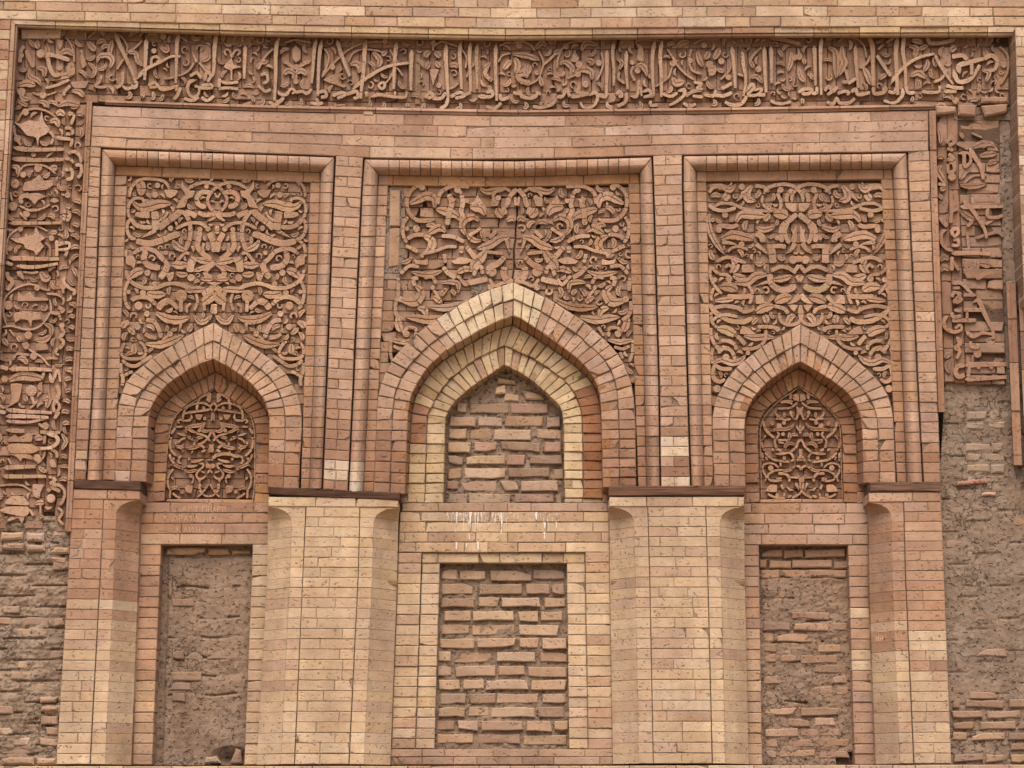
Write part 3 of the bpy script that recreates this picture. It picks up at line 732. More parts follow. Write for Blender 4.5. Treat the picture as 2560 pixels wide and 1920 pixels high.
for lab, cols_ in (('between the left', ((676, 716, 757, 0), (922, 993, 896, 1))), ('between the middle', ((1527, 1590, 1624, 0), (1800, 1862, 1769, 1)))):
    par = [o for o in COL.objects if o.name.startswith('brick_pier') and lab in o['label']][0]
    for xa, xb, xi, sd in cols_:
        za = P(xa, 1447, .05).z; r0, r1 = (.135, .05) if sd == 0 else (.03, .135)
        c4 = [PZ(xa, za, r0 - .012), PZ(xb, za, r1 - .012), PZ(xb, za - .03, r1 - .003), PZ(xa, za - .022, r0 - .003)]
        brick3(par, c4, INW, .05, vary((170, 132, 92), 4), bev=.003, jit=.001, name='chamfer_stop')
# ------------------------------------------------------------------ niche back walls and blocked openings
def cn(y, a=(176, 124, 92), b=(196, 152, 116)): return vary(a if y < 1330 or rnd() < .3 else b, 8)
cln = lambda i, j, x, y: cn(y)
t = thing('niche_wall', 'brick back wall of the left niche round its mud-filled opening', 'wall', P(518, 1912, D2))
field(t, const(1256), const(1361), pl([(1256, 350), (1361, 345)]), pl([(1256, 682), (1361, 678)]), 4, D2, lambda i, j, x, y: vary((178, 126, 94) if i < 3 else (188, 146, 116), 7), th=.14, lens=(1, 1, .9))
field(t, const(1203), const(1256), const(348), const(385), 2, D2 + .002, lambda i, j, x, y: vary((170, 112, 78)), th=.1, splits=lambda i: [])
field(t, const(1207), const(1257), const(670), const(690), 2, D2 + .002, lambda i, j, x, y: vary((170, 112, 78)), th=.1, splits=lambda i: [])
lo_l = pl([(1359, 403), (1913, 380)]); lo_r = pl([(1359, 632), (1913, 610.5)])
field(t, const(1361), const(1912), pl([(1361, 343), (1913, 320)]), lo_l, 21, D2, lambda i, j, x, y: vary((182, 130, 96) if y < 1700 else (194, 150, 112), 8), th=.16, splits=lambda i: [])
field(t, const(1361), const(1912), lo_r, pl([(1361, 675), (1913, 652)]), 21, D2, lambda i, j, x, y: vary(LBUFF, 7), th=.16, splits=lambda i: [])
t = thing('niche_wall', 'pale brick back wall of the middle niche round two openings', 'wall', P(1262, 1912, D2))
field(t, const(1257.5), const(1279), const(1004), const(1520), 1, .172, lambda i, j, x, y: vary((180, 142, 114), 6), th=.12)
field(t, const(1246), const(1258), const(1411), const(1512), 1, .188, lambda i, j, x, y: vary((196, 160, 118)), th=.1, mort=False, splits=lambda i: [.46])
field(t, const(1280), const(1381), pl([(1280, 1000), (1381, 996)]), pl([(1280, 1523), (1381, 1524)]), 4, .17, lambda i, j, x, y: vary(random.choice([(200, 162, 120), (204, 168, 126), (190, 148, 112)]), 6), th=.12)
field(t, const(1382), const(1872), pl([(1382, 996), (1872, 978)]), pl([(1382, 1054), (1872, 1038)]), 19, .17, lambda i, j, x, y: vary(random.choice([LBUFF, (192, 146, 110), YBUFF]), 7), th=.12, splits=lambda i: [])
field(t, const(1380), const(1873), pl([(1382, 1463), (1872, 1471)]), pl([(1382, 1524), (1872, 1533)]), 19, .17, lambda i, j, x, y: vary(random.choice([LBUFF, (192, 146, 110), YBUFF]), 7), th=.12, splits=lambda i: [])
field(t, const(1382), const(1408), const(1055), const(1462), 1, .19, lambda i, j, x, y: vary((190, 154, 110), 6), th=.12, lens=(.9, .45))
field(t, const(1408), const(1872), pl([(1408, 1055), (1872, 1038)]), pl([(1408, 1100), (1872, 1086)]), 18, .19, lambda i, j, x, y: vary(LBUFF, 7), th=.12, splits=lambda i: [])
field(t, const(1406), const(1872), pl([(1408, 1417), (1872, 1423)]), pl([(1408, 1463), (1872, 1471)]), 18, .19, lambda i, j, x, y: vary(LBUFF, 7), th=.12, splits=lambda i: [])
for xa, xb, c_ in ((1000, 1021, (200, 160, 118)), (1506, 1526, (186, 134, 98))):
    field(t, const(1212), const(1257), const(xa), const(xb), 2, .172, lambda i, j, x, y, c_=c_: vary(c_), th=.1, splits=lambda i: [])
field(t, const(1873), const(1912), const(976), const(1533), 2 - 0, .165, lambda i, j, x, y: vary((168, 128, 104) if i else (178, 136, 106), 8), th=.12)
t = thing('niche_wall', 'pinkish brick back wall of the right niche round its filled opening', 'wall', P(2010, 1912, D2))
field(t, const(1258), const(1362), pl([(1258, 1852), (1362, 1852)]), pl([(1258, 2178), (1362, 2178)]), 4, D2, lambda i, j, x, y: vary(random.choice([(182, 134, 104), PINK]), 7), th=.14)
field(t, const(1363), const(1912), pl([(1363, 1856), (1912, 1868)]), pl([(1363, 1897), (1912, 1906)]), 21, D2, lambda i, j, x, y: vary((178, 130, 102) if y < 1560 else (196, 154, 120), 7), th=.16, splits=lambda i: [])
field(t, const(1363), const(1912), pl([(1363, 2120), (1912, 2137)]), pl([(1363, 2176), (1912, 2192)]), 21, D2, lambda i, j, x, y: vary((180, 134, 106), 7) if rnd() < .9 else vary((200, 166, 130)), th=.16, splits=lambda i: [])
field(t, const(1200), const(1258), const(2143), const(2178), 2, D2 + .002, lambda i, j, x, y: vary((170, 114, 82)), th=.1, splits=lambda i: [])
field(t, const(1202), const(1258), const(1852), const(1866), 2, D2 + .002, lambda i, j, x, y: vary((170, 114, 82)), th=.1, splits=lambda i: [])
# side faces of the piers towards the openings
for lab, xf, xb, ya, yb_, sg, cols_ in (('leftmost', pl([(1230, 351), (1913, 328)]), pl([(1230, 367), (1913, 331)]), 1228, 1911, 1, (176, 124, 92)), ('right', pl([(1230, 2176), (1913, 2190)]), pl([(1230, 2158), (1913, 2184)]), 1232, 1909, -1, (174, 124, 94))):
    par = [o for o in COL.objects if o.name.startswith('brick_pier') and lab in o['label']][0]
    for k in range(27):
        y0 = lerp(ya, yb_, k / 27); y1 = lerp(ya, yb_, (k + 1) / 27)
        da = 0 if k == 0 else .142
        A = P(xf(y0), y0 + .5, da); B = P(xf(y1), y1 - .5, da)
        if k == 0: pass
        A2 = Vector((A.x, A.y + (.21 - da), A.z)); B2 = Vector((B.x, B.y + (.21 - da), B.z))
        brick3(par, [A, A2, B2, B], Vector((-sg, 0, 0)), .05, vary(cols_), bev=.002)

def mud_sheet(parent, top, bot, L, Rr, d, amp, col, nx, ny, s=7.0, name='mud_plaster', seed=0.0, hole=None):
    V = []; Fc = []
    for j in range(ny + 1):
        for i in range(nx + 1):
            xg = 1280
            for _ in range(3):
                y = lerp(top(xg), bot(xg), j / ny); xg = lerp(L(y), Rr(y), i / nx)
            p = P(xg, y, d)
            a = amp
            k = fbm(p, s, seed) + .5 * fbm(p, s * 3.1, seed + 5) + .3 * fbm(Vector((p.x * .5, p.y, p.z * 1.4)), s * 5, seed + 9) + .25 * fbm(p, s * 12, seed + 2)
            h = hole(xg, y) if hole else 0
            V.append(P(xg, y, d - a * k + h))
    for j in range(ny):
        for i in range(nx):
            A = j * (nx + 1) + i; Fc.append([A + nx + 1, A + nx + 2, A + 1, A])
    return put(name, V, Fc, M['mud'], parent, col, smooth=True)
def rubble(parent, rows, L, Rr, d, dev, colf, blen, h, gapx, p=1.0, tilt=1.5, bev=.005, th=.06, clip=None):
    # bricks laid in thick mud mortar; rows: list of course-top heights
    for y in rows:
        x = L(y) - U(0, blen * .7)
        while x < Rr(y) - 10:
            w_ = blen * random.choice((1, 1, 1, .62, .5)) * U(.92, 1.06)
            x0, x1 = max(x, L(y) + U(1, 6)), min(x + w_, Rr(y) - U(1, 6))
            x += w_ + gapx * U(.5, 1.7)
            if x1 - x0 < 16 or rnd() > p: continue
            hh = h * U(.9, 1.06); a = random.gauss(0, tilt) ; yy = y + random.gauss(0, .8)
            q = [(x0, yy - a * .5), (x1, yy + a * .5), (x1, yy + hh + a * .5), (x0, yy + hh - a * .5)]
            if clip and not clip(q): continue
            brick(parent, q, d + random.gauss(0, dev), colf((x0 + x1) / 2, yy), th, bev=bev, jit=.0042, chip=.3, dj=.005, gap=0, name='brick')
# centre, lower window
t = thing('brick_infill', 'rough bricks in thick grey mortar blocking the lower middle window', 'infill', P(1262, 1870, .28))
wl, wr = pl([(1410, 1101), (1872, 1086)]), pl([(1406, 1416), (1872, 1423)])
mud_sheet(t, const(1400), const(1874), lambda y: wl(y) - 4, lambda y: wr(y) + 4, .262, .013, (146, 118, 96), 110, 150, 12, seed=3)
rubble(t, [1424 + 34.3 * k for k in range(13)], wl, wr, .246, .003, lambda x, y: vary(random.choice([(184, 144, 110), (178, 138, 106), (190, 153, 118), (164, 130, 104)]), 8), 106, 26.5, 6, tilt=1.0)
# centre, upper window
t = thing('brick_infill', 'rough buff and red bricks in mortar blocking the middle arch', 'infill', P(1262, 1256, .3))
ul, ur = pl([(930, 1230), (968, 1182), (1010, 1136), (1040, 1120), (1064, 1116), (1257, 1110)]), pl([(930, 1290), (968, 1346), (1010, 1393), (1040, 1406), (1064, 1408), (1246, 1411)])
mud_sheet(t, const(905), const(1259), lambda y: ul(y) - 5, lambda y: ur(y) + 5, .290, .014, (148, 120, 98), 100, 120, 11, seed=8)
rubble(t, [1008 + 32.3 * k for k in range(8)], ul, ur, .272, .004, lambda x, y: vary(random.choice([(184, 146, 112), (190, 155, 120), (176, 136, 106), (168, 122, 100), (160, 128, 106)]), 8), 100, 26, 6, tilt=1.6)
for q in ([(1262, 982), (1300, 986), (1298, 1005), (1258, 1003)], [(1308, 975), (1350, 984), (1362, 1000), (1306, 1002)], [(1240, 968), (1262, 962), (1268, 984), (1236, 986)], [(1245, 943), (1290, 948), (1290, 962), (1242, 958)]):
    brick(t, q, .272, vary((190, 150, 112)), .05, bev=.009, jit=.004, chip=.4, gap=0)
# left opening
t = thing('mud_infill', 'flaking mud plaster over bricks filling the lower left opening', 'infill', P(500, 1910, .3))
def holeL(x, y):
    k = 0
    if y > 1855: k = max(0, 1 - math.hypot((x - 575) / 55, (y - 1900) / 36)) * .09
    for yy, xa, xb in ((1469, 440, 600), (1592, 420, 610), (1643, 415, 600), (1688, 415, 600), (1736, 420, 600), (1545, 500, 600)):
        if xa < x < xb: k = max(k, .018 * math.exp(-((y - yy - 3 * math.sin(x * .05)) / 2.4) ** 2) * (1 if math.sin(x * .045 + yy) > -.2 else .2))
    if y < 1395: k = max(k, .02)
    if x < 424 - (y - 1400) * .03: k = max(k, .03)
    return k
mud_sheet(t, const(1352), const(1913), lambda y: lo_l(y) - 5, lambda y: lo_r(y) + 5, .270, .009, (146, 117, 97), 100, 240, 6, seed=21, hole=holeL)
for q in ([(410, 1366), (514, 1368), (512, 1388), (412, 1386)], [(518, 1370), (570, 1368), (576, 1386), (520, 1388)], [(578, 1374), (625, 1376), (626, 1384), (580, 1388)]):
    brick(t, q, .262, vary((192, 146, 98)), .06, bev=.012, jit=.004, chip=.4, gap=0)
rubble(t, [1496 + 26 * k for k in range(10)], lambda y: 424, lambda y: 604, .268, .002, lambda x, y: vary((158, 124, 100), 5), 90, 22, 4, p=.6, bev=.006)
brick(t, [(588, 1869), (604, 1873), (606, 1912), (572, 1914)], .25, vary((164, 124, 100)), .06, bev=.012, jit=.005, gap=0, name='stone')
brick(t, [(514, 1892), (540, 1888), (552, 1908), (508, 1912)], .25, vary((166, 140, 122)), .06, bev=.012, jit=.005, gap=0, name='stone')
# right opening
t = thing('mud_infill', 'crumbling bricks and mud filling the lower right opening', 'infill', P(2015, 1910, .3))
ro_l, ro_r = pl([(1363, 1897), (1912, 1906)]), pl([(1363, 2120), (1912, 2137)])
def holeR(x, y):
    k = 0
    for yy, xa, xb in ((1444, 1900, 2112), (1497, 1925, 1985), (1552, 2015, 2095), (1606, 1930, 2060), (1654, 1930, 2010), (1703, 2090, 2125), (1755, 1960, 2020)):
        if xa < x < xb: k = max(k, .022 * math.exp(-((y - yy - 2 * math.sin(x * .06)) / 2.2) ** 2) * (1 if math.sin(x * .05 + yy) > -.4 else .2))
    if y < 1425: k = max(k, .028)
    if y > 1880 and x > 2090: k = max(k, .06)
    return k
mud_sheet(t, const(1352), const(1912), lambda y: ro_l(y) - 5, lambda y: ro_r(y) + 5, .268, .014, (146, 114, 93), 100, 240, 7, seed=44, hole=holeR)
rubble(t, [1372, 1398.5, 1424], ro_l, ro_r, .268, .002, lambda x, y: vary((172, 122, 86), 7), 106, 22, 4, bev=.007)
rubble(t, [1450 + 26.5 * k for k in range(17)], lambda y: ro_l(y) + 4, lambda y: ro_r(y) - 6, .262, .005, lambda x, y: vary(random.choice([(166, 122, 92), (158, 120, 96), (182, 138, 106)]), 7), 92, 22, 8, p=.75, bev=.006, tilt=2)

# ------------------------------------------------------------------ eroded walls at both sides and the base ledge
t = thing('mud_wall', 'eroded mud and rubble wall in the lower left corner', 'wall', P(70, 1911, .06))
edgeL = pl([(1310, 176), (1913, 141)])
def holeE(x, y):
    return .02 * max(0, math.sin(y / 26.5 * 2 * math.pi) - .75) * 4 * (1 if math.sin(x * .03 + y * .11) > .1 else .15)
mud_sheet(t, const(1290), const(1916), const(-170), lambda y: edgeL(y) + 3, .056, .024, (152, 125, 104), 120, 230, 5, seed=60, hole=holeE)
rubble(t, [1322 + 27.5 * k for k in range(21)], const(-160), lambda y: edgeL(y) + 6, .05, .010, lambda x, y: vary(random.choice([(178, 138, 108), (186, 152, 124), (168, 128, 104), (160, 124, 102)]), 8), 86, 22, 12, p=.5, bev=.007, tilt=2, th=.08)
for q in ([(0, 1356), (60, 1357), (60, 1376), (0, 1374)], [(64, 1360), (112, 1362), (112, 1378), (64, 1379)], [(0, 1330), (58, 1329), (60, 1350), (0, 1352)], [(64, 1330), (110, 1332), (111, 1354), (64, 1353)], [(130, 1366), (173, 1367), (172, 1386), (122, 1385)], [(124, 1390), (166, 1394), (168, 1412), (126, 1409)], [(0, 1890), (84, 1892), (86, 1913), (0, 1914)], [(90, 1893), (139, 1895), (139, 1912), (88, 1914)], [(96, 1742), (146, 1738), (146, 1756), (98, 1757)], [(102, 1764), (145, 1762), (144, 1779), (98, 1780)]):
    brick(t, q, .03, vary(random.choice([(190, 150, 118), (184, 140, 108), (176, 138, 112)])), .08, bev=.012, jit=.004, chip=.4, gap=0)
t = thing('mud_wall', 'weathered grey-brown mud wall along the lower right edge', 'wall', P(2460, 1911, .06))
edgeR = pl([(1031, 2362), (1206, 2351), (1440, 2360), (1910, 2379)])
mud_sheet(t, const(955), const(1914), lambda y: edgeR(y) - 3, const(2720), .072, .012, (142, 116, 98), 120, 330, 5, seed=90, hole=lambda x, y: .012 * max(0, math.sin(y / 27 * 2 * math.pi) - .8) * 5 * (1 if math.sin(x * .025 + y * .07) > .8 else 0))
rubble(t, [1000 + 26.5 * k for k in range(8)], const(2412), const(2518), .066, .001, lambda x, y: vary((158, 130, 108), 4), 130, 23, 3, p=.85, bev=.01)
rubble(t, [1215 + 27 * k for k in range(20)], lambda y: edgeR(y) + 3, const(2700), .072, .006, lambda x, y: vary((162, 124, 100), 6), 74, 20, 14, p=.1, bev=.006, tilt=2)
rubble(t, [1748 + 27.5 * k for k in range(6)], lambda y: edgeR(y) + 4, const(2700), .056, .006, lambda x, y: vary(random.choice([(180, 140, 100), (168, 128, 96), (160, 122, 98)]), 7), 92, 22, 9, p=.85, bev=.006, tilt=2, th=.08)
brick(t, [(2393, 1203), (2468, 1195), (2471, 1208), (2393, 1213)], .052, (184, 118, 94), .06, bev=.006, jit=.002, gap=0)
brick(t, [(2453, 1231), (2490, 1229), (2492, 1240), (2453, 1240)], .056, (196, 150, 112), .06, bev=.006, jit=.003, gap=0)
t = thing('brick_plinth', 'front edge of a brick ledge along the bottom of the picture', 'ledge', P(1280, 1990, -.12))
far_courses(pl([(0, 1941), (2560, 1937)]), pl([(0, 2170), (2560, 2166)]), 9, -.12, .34, (190, 146, 114))
field(t, pl([(0, 1915), (1280, 1914.5), (2560, 1911)]), pl([(0, 1940.5), (2560, 1936.5)]), const(-160), const(2720), 1, -.12, mix(PINK, (192, 150, 112), (190, 140, 112), (204, 166, 128)), th=.34)
lowc = box('wall_core', (-4.2, .02, -.2), (4.2, .5, P(1280, 2150, 0).z), M['mud'], (130, 104, 84)); lowc['kind'] = 'structure'; lowc['label'] = 'foot of the old wall below the brick ledge'
# ------------------------------------------------------------------ carved relief
def catmull(pts, step):
    # pts: (x, y) photo pixels
    if len(pts) == 1: return pts
    out = []; n = len(pts)
    for i in range(n - 1):
        p0, p1, p2, p3 = pts[max(0, i - 1)], pts[i], pts[i + 1], pts[min(n - 1, i + 2)]
        m = max(2, int(math.hypot(p2[0] - p1[0], p2[1] - p1[1]) / step))
        for k in range(m):
            t = k / m
            out.append(tuple(.5 * (2 * p1[c] + (p2[c] - p0[c]) * t + (2 * p0[c] - 5 * p1[c] + 4 * p2[c] - p3[c]) * t * t + (3 * p1[c] - p0[c] - 3 * p2[c] + p3[c]) * t ** 3) for c in (0, 1)))
    out.append(pts[-1]); return out
def wprof(code, f):
    if code == 's': return min(1, .62 + 5 * min(f, 1 - f)) 
    if code == 'e': return max(.06, 1 - f ** 1.6) * min(1, .6 + 6 * f)
    if code == 'c': return max(.10, math.sin(math.pi * min(1, max(0, .04 + .92 * f))) ** .75)
    if code == 't': return min(1.12 - .42 * f, .12 + 7.5 * f)
    if code == 'q': return max(.07, min(1, .35 + 1.9 * f) if f < .35 else (1 if f < .6 else math.cos((f - .6) / .4 * math.pi / 2) ** .8))
    return 1
def stroke_mesh(pl_, ws, d, h, leaf):
    n = len(pl_); V = []; Fc = []; m = 9 if leaf else 7
    for i in range(n):
        a = pl_[max(0, i - 1)]; b = pl_[min(n - 1, i + 1)]
        tx, ty = b[0] - a[0], b[1] - a[1]; L = math.hypot(tx, ty) or 1; nx, ny = -ty / L, tx / L
        w = ws[i] / 2
        x, y = pl_[i]
        hh = h * (.75 + .25 * min(1, w / 4))
        b_ = max(.6, 1 - .9 / max(w, .6))
        if leaf: sec = [(-1.0, .012), (-1.0, -hh * .86), (-b_, -hh), (-.2, -hh * .96), (0, -hh * .70), (.2, -hh * .96), (b_, -hh), (1.0, -hh * .86), (1.0, .012)]
        else: sec = [(-1.0, .012), (-1.0, -hh * .86), (-b_, -hh), (0, -hh), (b_, -hh), (1.0, -hh * .86), (1.0, .012)]
        for s, dp in sec: V.append(P(x + nx * w * s, y + ny * w * s, d + dp))
    for i in range(n - 1):
        for j in range(m - 1):
            A = i * m + j; Fc.append([A, A + 1, A + m + 1, A + m])
    Fc.append(list(range(m))[::-1]); Fc.append([(n - 1) * m + j for j in range(m)])
    return V, Fc
def poly_mesh(pts, d, h, inset):
    n = len(pts); V = []; Fc = []
    area = sum(pts[i][0] * pts[(i + 1) % n][1] - pts[(i + 1) % n][0] * pts[i][1] for i in range(n))
    sg = 1 if area > 0 else -1
    inn = []
    for i in range(n):
        a, b = pts[i - 1], pts[(i + 1) % n]; tx, ty = b[0] - a[0], b[1] - a[1]; L = math.hypot(tx, ty) or 1
        inn.append((pts[i][0] - ty / L * inset * sg, pts[i][1] + tx / L * inset * sg))
    for p in pts: V.append(P(p[0], p[1], d + .012))
    for p in pts: V.append(P(p[0], p[1], d - h * .88))
    for p in inn: V.append(P(p[0], p[1], d - h))
    for r in (0, 1):
        for i in range(n): j = (i + 1) % n; Fc.append([r * n + i, r * n + j, (r + 1) * n + j, (r + 1) * n + i])
    Fc.append([2 * n + i for i in range(n)])
    return V, Fc
OCC = []
def relief(parent, text, ox, oy, scale, d, h, col, mirror=None, cut=None, part='carved_scroll', wk=1.0, skip=None, var=8, both=True):
    made = 0
    for item in text.replace('\n', ';').split(';'):
        item = item.strip()
        if not item: continue
        head, *rest = item.split()
        code, w0 = head[0], float(head[1:] or 0)
        raw = [tuple(float(v) for v in p.split(',')) for p in rest]
        base = [(ox + x / scale, oy + y / scale) for x, y in raw]
        w = w0 / scale * wk
        sides = [base]
        if mirror:
            m = [(2 * mirror(y) - x, y) for x, y in base]
            near = all(abs(x - mirror(y)) < 2.5 for x, y in base)
            sides = [base] if near else ([base, m] if both else [m])
        for pts in sides:
            if skip and all(skip(*p) for p in pts): continue
            c = vary(col, var, 4)
            hh = h * U(.9, 1.08)
            dz = d + random.gauss(0, .0006)
            if code == 'd':
                (x, y), r = pts[0], w; OCC.append((x, y, r))
                V = []; Fc = []; n = 12
                for k, (rr, dp) in enumerate(((1.0, .012), (1.0, -hh * .85), (.86, -hh * 1.0), (.4, -hh * 1.0))):
                    for i in range(n):
                        a = 2 * math.pi * i / n; V.append(P(x + math.cos(a) * r * rr, y + math.sin(a) * r * rr, dz + dp))
                for k in range(3):
                    for i in range(n): j = (i + 1) % n; Fc.append([k * n + i, k * n + j, (k + 1) * n + j, (k + 1) * n + i])
                V.append(P(x, y, dz - hh * .94)); 
                for i in range(n): Fc.append([3 * n + i, 3 * n + (i + 1) % n, 4 * n])
                put('carved_boss', V, Fc, M['terracotta'], parent, c); continue
            if code == 'p':
                cl = []; n = len(pts)
                for i in range(n):
                    p0, p1, p2, p3 = pts[i - 1], pts[i], pts[(i + 1) % n], pts[(i + 2) % n]
                    for k in range(3):
                        t = k / 3
                        cs_ = tuple(.5 * (2 * p1[c_] + .8 * (p2[c_] - p0[c_]) * t + (2 * p0[c_] - 5 * p1[c_] + 4 * p2[c_] - p3[c_]) * t * t * .8 + (3 * p1[c_] - p0[c_] - 3 * p2[c_] + p3[c_]) * t ** 3 * .8 + (0)) for c_ in (0, 1))
                        li = (lerp(p1[0], p2[0], t), lerp(p1[1], p2[1], t))
                        cl.append((lerp(li[0], cs_[0], .55), lerp(li[1], cs_[1], .55)))
                cxp = sum(p[0] for p in cl) / len(cl); cyp = sum(p[1] for p in cl) / len(cl)
                for p in cl: OCC.append((p[0], p[1], 1.5)); OCC.append(((p[0] + cxp) / 2, (p[1] + cyp) / 2, 3))
                V, Fc = poly_mesh(cl, dz, hh, .8)
                put('carved_leaf', V, Fc, M['terracotta'], parent, c); continue
            line = catmull(pts, 3.2); tall = part == 'carved_letter' and code == 's' and sum(math.dist(a_, b_) for a_, b_ in zip(line, line[1:])) > 70
            n = len(line); ws = [max(1.2, w * wprof('t' if tall else code, i / max(1, n - 1))) for i in range(n)]
            OCC.extend((p[0], p[1], ww / 2) for p, ww in zip(line, ws))
            leaf = code in 'qc' and w > 8
            ws = [v * (1 + random.gauss(0, .045)) for v in ws]
            segs = []; cur = [0]
            if cut:
                for i in range(1, n):
                    if math.floor(cut(*line[i])) != math.floor(cut(*line[i - 1])) and abs(cut(*line[i]) - cut(*line[i - 1])) > .05 and len(cur) > 1 and n - i > 2:
                        segs.append(cur); cur = [i]
                    else: cur.append(i)
            else: cur = list(range(n))
            segs.append(cur)
            for si, sg in enumerate(segs):
                ln = [line[i] for i in sg]; wl_ = [ws[i] for i in sg]
                if len(ln) < 2 or (len(segs) > 1 and rnd() < .02): continue
                if si < len(segs) - 1:           # leave a hairline joint where two carved blocks meet
                    nxt = line[segs[si + 1][0]]; ln.append((lerp(ln[-1][0], nxt[0], .62), lerp(ln[-1][1], nxt[1], .62))); wl_.append(wl_[-1])
                V, Fc = stroke_mesh(ln, wl_, dz + (random.gauss(0, .0015) if len(segs) > 1 else 0), hh, leaf)
                put('carved_leaf' if code in 'qce' else part, V, Fc, M['terracotta'], parent, c if len(segs) == 1 else tuple(v + random.gauss(0, 3) for v in c), smooth=False)
                made += 1
    return made

def fill_gaps(parent, ok, x0, x1, y0, y1, d, h, col, mirror, row, rmin=6.6, lim=80, grow=.95):
    # small leaves, buds and tendrils that fill the ground between the main scrolls
    occ = list(OCC); n = 0
    grid = {}
    def add(x, y, r): grid.setdefault((int(x // 24), int(y // 24)), []).append((x, y, r))
    for o in occ: add(*o)
    def clear(x, y):
        m = 99; gx, gy = int(x // 24), int(y // 24)
        for i in (-1, 0, 1):
            for j in (-1, 0, 1):
                for (a, b, r) in grid.get((gx + i, gy + j), ()): m = min(m, math.hypot(a - x, b - y) - r)
        return m
    cand = [(x, y) for y in range(int(y0), int(y1), 3) for x in range(int(x0), int(x1), 3)]
    random.shuffle(cand); cand = [(clear(x, y), x, y) for x, y in cand if ok(x, y)]; cand.sort(reverse=True)
    for m, x, y in cand:
        m = min(clear(x, y), 14)
        if m < rmin: continue
        if x - m < x0 or x + m > x1 or not ok(x, y + m): continue
        r = m * .95; a = U(0, 6.28); m = m * grow; k = rnd()
        pts = []
        if k < .72:                            # comma leaf
            for f in (-1, -.35, .3, 1): pts.append((x + math.cos(a) * r * f - math.sin(a) * r * .45 * (1 - f * f) , y + math.sin(a) * r * f + math.cos(a) * r * .45 * (1 - f * f)))
            s = 'q%.1f ' % (m * .95)
        elif k < 2:                          # tendril
            for f in range(6): b = a + f * .95; rr = r * (1 - f * .12); pts.append((x + math.cos(b) * rr * .8, y + math.sin(b) * rr * .8))
            s = 's%.1f ' % max(3.2, m * .42)
        else: pts = [(x, y)]; s = 'd%.1f ' % (m * .6)
        relief(parent, s + ' '.join('%.1f,%.1f' % p for p in pts), 0, 0, 1, d, h, col, mirror, None)
        for t_ in (0, 1): 
            xx = x if t_ == 0 or not mirror else 2 * mirror(y) - x
            for f in range(8): add(xx + math.cos(f * .785) * r * .6, y + math.sin(f * .785) * r * .6, r * .4)
            add(xx, y, r * .5)
        n += 1
        if n > lim: break
    OCC.clear()
DF, HR = .094, .026
def axis(x0, y0, x1, y1): return lambda y: lerp(x0, x1, (y - y0) / (y1 - y0))
def panel(label, fe, top, arch, colf=None, yb=1010, crack=None):
    t = thing('leaf_relief', label, 'relief', P((fe[0](700) + fe[1](700)) / 2, yb, DF))
    n = round((yb - top(fe[0](500))) / 25.6)
    inside = lambda x, y: False
    for lo_, hi_ in (((lambda y: fe[0](y) - 3, lambda y: fe[1](y) + 3),) if not crack else ((lambda y: fe[0](y) - 3, lambda y: crack(y) - 1.6), (lambda y: crack(y) + 1.8, lambda y: fe[1](y) + 3))): field(t, top, const(yb), lo_, hi_, n, DF, colf or (lambda i, j, x, y: vary(FIELD, 8, 6)), blen=88, th=.04, lens=(1, .8, .6, .4), chip=.12, dj=.003, skip=lambda i, j, x, y: arch(x, y), mort=False)
    V = []; Fc = []; nx = 70; ny = 70
    for j in range(ny + 1):
        for i in range(nx + 1):
            y = lerp(top(1280) if top(1280) < 500 else 450, yb, j / ny); x = lerp(fe[0](y) - 4, fe[1](y) + 4, i / nx); y = lerp(top(x), yb, j / ny); V.append((x, y))
    for j in range(ny):
        for i in range(nx):
            A = j * (nx + 1) + i; q = [A + nx + 1, A + nx + 2, A + 1, A]
            if not any(arch(*V[k]) for k in q): Fc.append(q)
    put('mortar', [P(x, y, DF + (.03 if crack else .010)) for x, y in V], Fc, M['mortar'], t, (96, 68, 52))
    row = lambda x, y: (y - top(x)) / ((yb - top(x)) / n)
    return t, row
def under(o, marg=10):
    xs = sorted([(p[0], p[1]) for p in smooth_curve(o[0])] + [(p[0], p[1]) for p in smooth_curve(o[1])]); f = pl(xs)
    lo, hi = min(p[0] for p in xs), max(p[0] for p in xs)
    return lambda x, y: lo < x < hi and y > f(x) + marg
